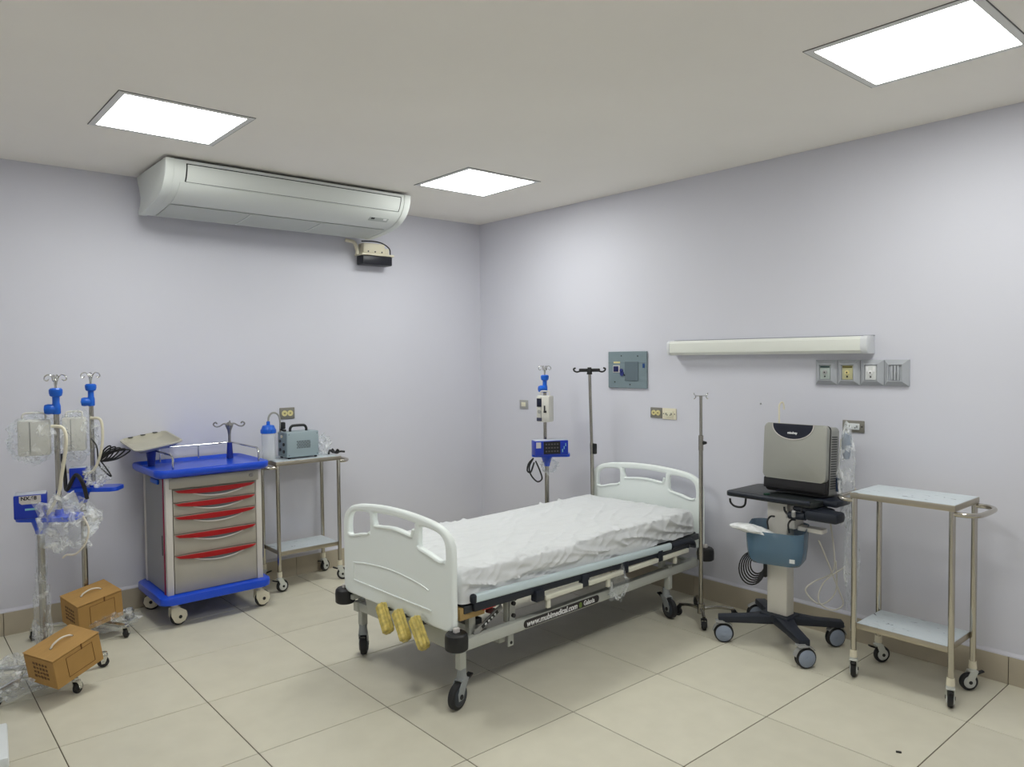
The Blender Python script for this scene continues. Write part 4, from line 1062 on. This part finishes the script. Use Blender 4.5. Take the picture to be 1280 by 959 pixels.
# ------------------------------------------------------------------ ultrasound cart
U = thing('ultrasound_cart', 'ultrasound cart with white column and black four-legged base', 'cart', (3.21, -2.60, 0))
ux, uy = 3.21, -2.60
G = lambda x, y, z: Vector((x-ux, y-uy, z))
def ub(name, a, c, m, bev=.004, par=None):
    b = B(); span(b, G(*a), G(*c), bev); return obj(name, b, m, par or U)
ub('column', (3.17, -2.67, .14), (3.25, -2.55, .80), COLW, .010)
b = B()
for (ex, ey) in ((3.02, -2.355), (3.02, -2.845), (3.42, -2.845), (3.43, -2.36)):
    c0 = G(3.21, -2.605, .155); c1 = G(ex, ey, .128); d_ = (c1-c0); n_ = Vector((-d_.y, d_.x, 0)).normalized(); zz = Vector((0, 0, 1))
    a = [c0+n_*.055+zz*.025, c0-n_*.055+zz*.025, c0-n_*.055-zz*.03, c0+n_*.055-zz*.03]; m_ = [c0+d_*.55+n_*.034+zz*.014, c0+d_*.55-n_*.034+zz*.014, c0+d_*.55-n_*.034-zz*.026, c0+d_*.55+n_*.034-zz*.026]
    e_ = [c1+d_*.04+n_*.030+zz*.016, c1+d_*.04-n_*.030+zz*.016, c1+d_*.04-n_*.030-zz*.018, c1+d_*.04+n_*.030-zz*.018]
    R_ = [[b.verts.new(p_) for p_ in q] for q in (a, m_, e_)]
    for r1, r2 in zip(R_, R_[1:]):
        for q in range(4): b.faces.new((r1[q], r1[(q+1) % 4], r2[(q+1) % 4], r2[q]))
    b.faces.new(R_[0][::-1]); b.faces.new(R_[-1])
bmesh.ops.bevel(b, geom=list(b.edges), offset=.006, segments=2, profile=.5, affect='EDGES')
span(b, G(3.14, -2.69, .13), G(3.28, -2.52, .178), .012); obj('base', b, NAVY, U)
for x, y, yw in ((3.0, -2.365, -.9), (3.0, -2.845, -.6), (3.42, -2.835, 2.6), (3.44, -2.345, 2.4)):
    p_ = G(x, y, 0); caster(U, p_.x, p_.y, yw, .053, .040, .122, mat('caster_cover', (150, 150, 148), .4), WHEELG, trail=.02, double=True, discr=.84)
tb = B(); prism(tb, rrect(.36, .53, .03, 4, *(G(3.285, -2.59, 0)[:2])), lambda u, v, d: Vector((u, v, d)), .80, .828, .006); tp = obj('tray', tb, mat('tray_dark', (34, 38, 38), .4), U)
b = B(); tube(b, smooth_path([G(3.11, -2.35, .822), G(3.10, -2.5, .822), G(3.095, -2.6, .822), G(3.10, -2.7, .822), G(3.11, -2.83, .822)], 5), .013, 10); obj('front_grip', b, NAVY, tp)
b = B(); box(b, G(3.15, -2.56, .833), (.02, .03, .012), .004); obj('button', b, mat('dark_green', (16, 60, 44), .5), tp)
for y in (-2.40, -2.73):
    b = B(); tube(b, smooth_path([G(3.13, y-.045, .80), G(3.12, y-.045, .762), G(3.12, y-.02, .745), G(3.12, y+.02, .745), G(3.12, y+.045, .762), G(3.12, y+.05, .785)], 5), .006, 8); obj('cable_hook', b, BLACK, U)
b = B(); span(b, G(3.12, -2.86, .765), G(3.26, -2.72, .80), .02); span(b, G(3.14, -2.90, .73), G(3.26, -2.76, .79), .02)
span(b, G(3.10, -2.975, .735), G(3.20, -2.80, .79), .016); cyl(b, G(3.12, -2.71, .745), G(3.12, -2.80, .75), .020, seg=14); obj('transducer_holder', b, NAVY, U)
b = B(); cyl(b, G(3.10, -2.745, .745), G(3.09, -2.75, .775), .010, seg=12); obj('lens_button', b, SOCK, U)
b = B(); span(b, G(3.16, -2.72, .66), G(3.26, -2.66, .72), .01); span(b, G(3.18, -2.86, .655), G(3.24, -2.72, .68), .006); obj('side_bracket', b, COLW, U)
# thin chrome holder behind the unit
b = B(); cyl(b, G(3.42, -2.48, .83), G(3.42, -2.48, 1.26), .005, seg=10); tube(b, smooth_path([G(3.42, -2.48, 1.25), G(3.42, -2.48, 1.30), G(3.425, -2.49, 1.32), G(3.43, -2.50, 1.315), G(3.43, -2.505, 1.28)], 5), .005, 8); obj('cable_pole', b, CREAM, U)
# basket
b = B(); bc = G(3.13, -2.635, 0); lo = [(.16, .25, .478, .05), (.195, .28, .50, .06), (.205, .295, .56, .06), (.215, .305, .655, .06), (.205, .295, .655, .055), (.195, .28, .56, .055), (.17, .26, .495, .05)]; MB = Matrix.Translation(bc) @ Matrix.Rotation(.26, 4, 'Z') @ Matrix.Translation(-bc)
rings = [[b.verts.new(MB @ Vector((u_, v_, z+(.03 if (z > .6 and u_ > bc.x) else 0)))) for u_, v_ in rrect(w_, h_, r_, 5, bc.x, bc.y)] for w_, h_, z, r_ in lo]
for r1, r2 in zip(rings, rings[1:]):
    m_ = len(r1)
    for q in range(m_): b.faces.new((r1[q], r1[(q+1) % m_], r2[(q+1) % m_], r2[q]))
b.faces.new(rings[0][::-1]); b.faces.new(rings[-1]); bk = obj('basket', b, BASKM, U, 'smoky blue plastic basket', angle=50)
b = B(); box(b, G(3.048, -2.765, .520), (.004, .026, .02), 0, Matrix.Rotation(.26, 3, 'Z')); obj('sticker', b, WHITE, bk)
for y in (-2.60, -2.72):
    b = B(); tube(b, smooth_path([G(3.10, y, .655), G(3.09, y, .70), G(3.12, y, .72), G(3.16, y, .715)], 4), .005, 8); obj('basket_wire', b, BLACK, U)
b = B()
for k in range(6):
    r_ = .045+.007*k; c0 = G(3.16-.008*k, -2.50+.002*k, .43-.003*k)
    tube(b, [c0+dR*math.cos(a)*r_*.9+Vector((0, 0, math.sin(a)*r_*1.15)) for a in [2*PI*q/24 for q in range(24)]], .0042, 6, closed=True)
obj('coiled_cable', b, BLACK, U)
b = B(); span(b, G(3.15, -2.555, .37), G(3.17, -2.54, .45), .003); obj('cable_clip', b, BLACK, U)
# packet in the basket
b = B(); A_ = Vector((2.925, -2.475, .682)); n_ = 26
ring_ = []
for k in range(n_+1):
    u_ = k/n_; c0 = A_+dR*(u_*.275)+Vector((0, 0, -.075*u_+.012*math.sin(PI*u_))); h_ = .006+.024*math.sin(PI*min(1, max(0, u_*1.0)))**.6
    row = []
    for q in range(18):
        a = 2*PI*q/18; rr_ = 1+.22*noise.noise(Vector((u_*9, math.cos(a)*2, math.sin(a)*2)))
        row.append(b.verts.new(c0+dF*(math.cos(a)*h_*1.7*rr_)+Vector((0, 0, math.sin(a)*h_*.8*rr_))))
    ring_.append(row)
for r1, r2 in zip(ring_, ring_[1:]):
    for q in range(18): b.faces.new((r1[q], r1[(q+1) % 18], r2[(q+1) % 18], r2[q]))
b.faces.new(ring_[0][::-1]); b.faces.new(ring_[-1])
PK = mat('packet_film', (236, 238, 238), .18, var=.14, vscale=30, bump=.5, bscale=60, stretch=(1, 1, 3))
tag(obj('plastic_packet', b, PK), 'shiny plastic packet lying across the blue basket', 'packet')

# ultrasound unit (closed laptop style), leaning back a little
V = thing('ultrasound_unit', 'silver closed portable ultrasound unit standing on the cart tray', 'ultrasound unit', (3.225, -2.68, .838), 0)
tl = .07
RM = Matrix.Rotation(tl, 3, 'Y')
def tilt(bm): bmesh.ops.rotate(bm, cent=(0, 0, 0), matrix=RM, verts=bm.verts); return bm
fyz = lambda u_, v_, d_: Vector((d_, u_, v_))
b = B(); prism(b, rrect(.358, .303, .022, 5, 0, .2295), fyz, -.022, .014, .006); lid = obj('lid', tilt(b), SILV, V)
b = B(); prism(b, rrect(.362, .375, .02, 5, 0, .1925), fyz, .014, .022, .002); obj('seam_gasket', tilt(b), INK, V)
b = B(); prism(b, rrect(.358, .37, .02, 5, 0, .188), fyz, .022, .115, .006); bs = obj('rear_housing', tilt(b), SILVS, V)
b = B(); span(b, (-.014, -.178, .022), (.02, .178, .080), .006); obj('hinge_bar', tilt(b), INK, V)
b = B()
for k in range(22): box(b, (.065, -.1795, .05+k*.013), (.06, .001, .005))
obj('vent_slots', tilt(b), INK, bs)['kind'] = 'stuff'
arc = [(-.118*math.cos(PI*q/20) + .012, .3795-.083*math.sin(PI*q/20)**.9) for q in range(21)]
b = B(); prism(b, arc, fyz, -.0245, -.0215, .0005); cr_ = obj('lid_crest', tilt(b), mat('crest_navy', (24, 28, 44), .4), V)
b = B(); tube(b, [(-.0235, u_, v_) for u_, v_ in arc], .003, 8); obj('crest_trim', tilt(b), LABELW, V)
o_ = text('lettering', 'mindray', .017, WTEXT, cr_, Matrix.Identity(4), bold=.0006, align='CENTER')
o_.data.transform(RM.to_4x4() @ frame((-.0248, .012, .332), (0, -1, 0), (0, 0, 1)))
# black hinge tongue between tray and unit
ub('docking_arm', (3.20, -2.93, .80), (3.36, -2.80, .835), NAVY, .012)

# cables in film beside the unit
blob('plastic_wrap', 'long clear film bag with cables hanging right of the ultrasound unit', (3.30, -2.93, .97), (.045, .04, .25), FILM2, 12, .24)
blob('plastic_wrap', 'lower end of clear film bag with cables beside the trolley', (3.30, -2.96, .52), (.04, .035, .26), FILM, 13, .25)
t = thing('transducer_probe', 'grey probe bundled in film right of the ultrasound unit', 'probe', (3.33, -2.915, 1.10))
b = B(); lathe(b, [(0, -.06), (.014, -.055), (.02, -.02), (.026, .03), (.024, .07), (.012, .09), (0, .092)], seg=16); obj('grip', b, WHEELG, t)
b = B(); tube(b, smooth_path([(-.02, .02, .05), (-.02, .03, -.08), (-.02, .03, -.16)], 5), .004, 8); obj('cable', b, CABLEW, t)
b = B(); cyl(b, (-.02, .03, -.23), (-.02, .03, -.16), .016, seg=12); obj('connector', b, mat('connector_blue', (40, 60, 90), .4), t)
for k, (dx_, dz_) in enumerate(((0, 0), (.04, .03), (.02, -.02))):
    z_ = Vector((0, 0, 1)); c0 = Vector((3.27, -2.86-.04*k, .70))
    lab = ['pale cable looping from the ultrasound cart toward the floor, left loop', 'pale cable looping beside the ultrasound cart column, wide loop', 'pale cable hanging straight from the ultrasound cart holder'][k]
    pts = [[c0, c0+dR*.02-z_*.15, c0+dR*.01-z_*.26, c0-dR*.09-z_*.31, c0-dR*.13-z_*.36, c0-dR*.05-z_*.43, c0+dR*.03-z_*.36, c0+dR*.03-z_*.2],
           [c0-dR*.10-z_*.08, c0-dR*.05-z_*.2, c0+dR*.0-z_*.33, c0+dR*.03-z_*.42, c0-dR*.03-z_*.45, c0-dR*.1-z_*.40, c0-dR*.07-z_*.3, c0+dR*.04-z_*.22],
           [c0+dR*.05+z_*.2, c0+dR*.05-z_*.1, c0+dR*.05-z_*.35, c0+dR*.03-z_*.55]][k]
    b = B(); tube(b, smooth_path(pts, 6), .004, 6); tag(obj('cable', b, CABLEW), lab, 'cable')

# ------------------------------------------------------------------ small things
b = B(); box(b, (3.385, -3.075, .899), (.014, .06, .006), .001, Matrix.Rotation(.6, 3, 'Z')); tag(obj('film_peel', b, DARKG), 'thin dark strip at the back left corner of the empty trolley top', 'strip')
b = B(); box(b, (2.52, -3.51, .003), (.008, .02, .006), .001, Matrix.Rotation(.5, 3, 'Z')); tag(obj('debris', b, INK), 'tiny dark speck of debris on the floor before the trolley', 'debris')
print('objects', len(bpy.data.objects))
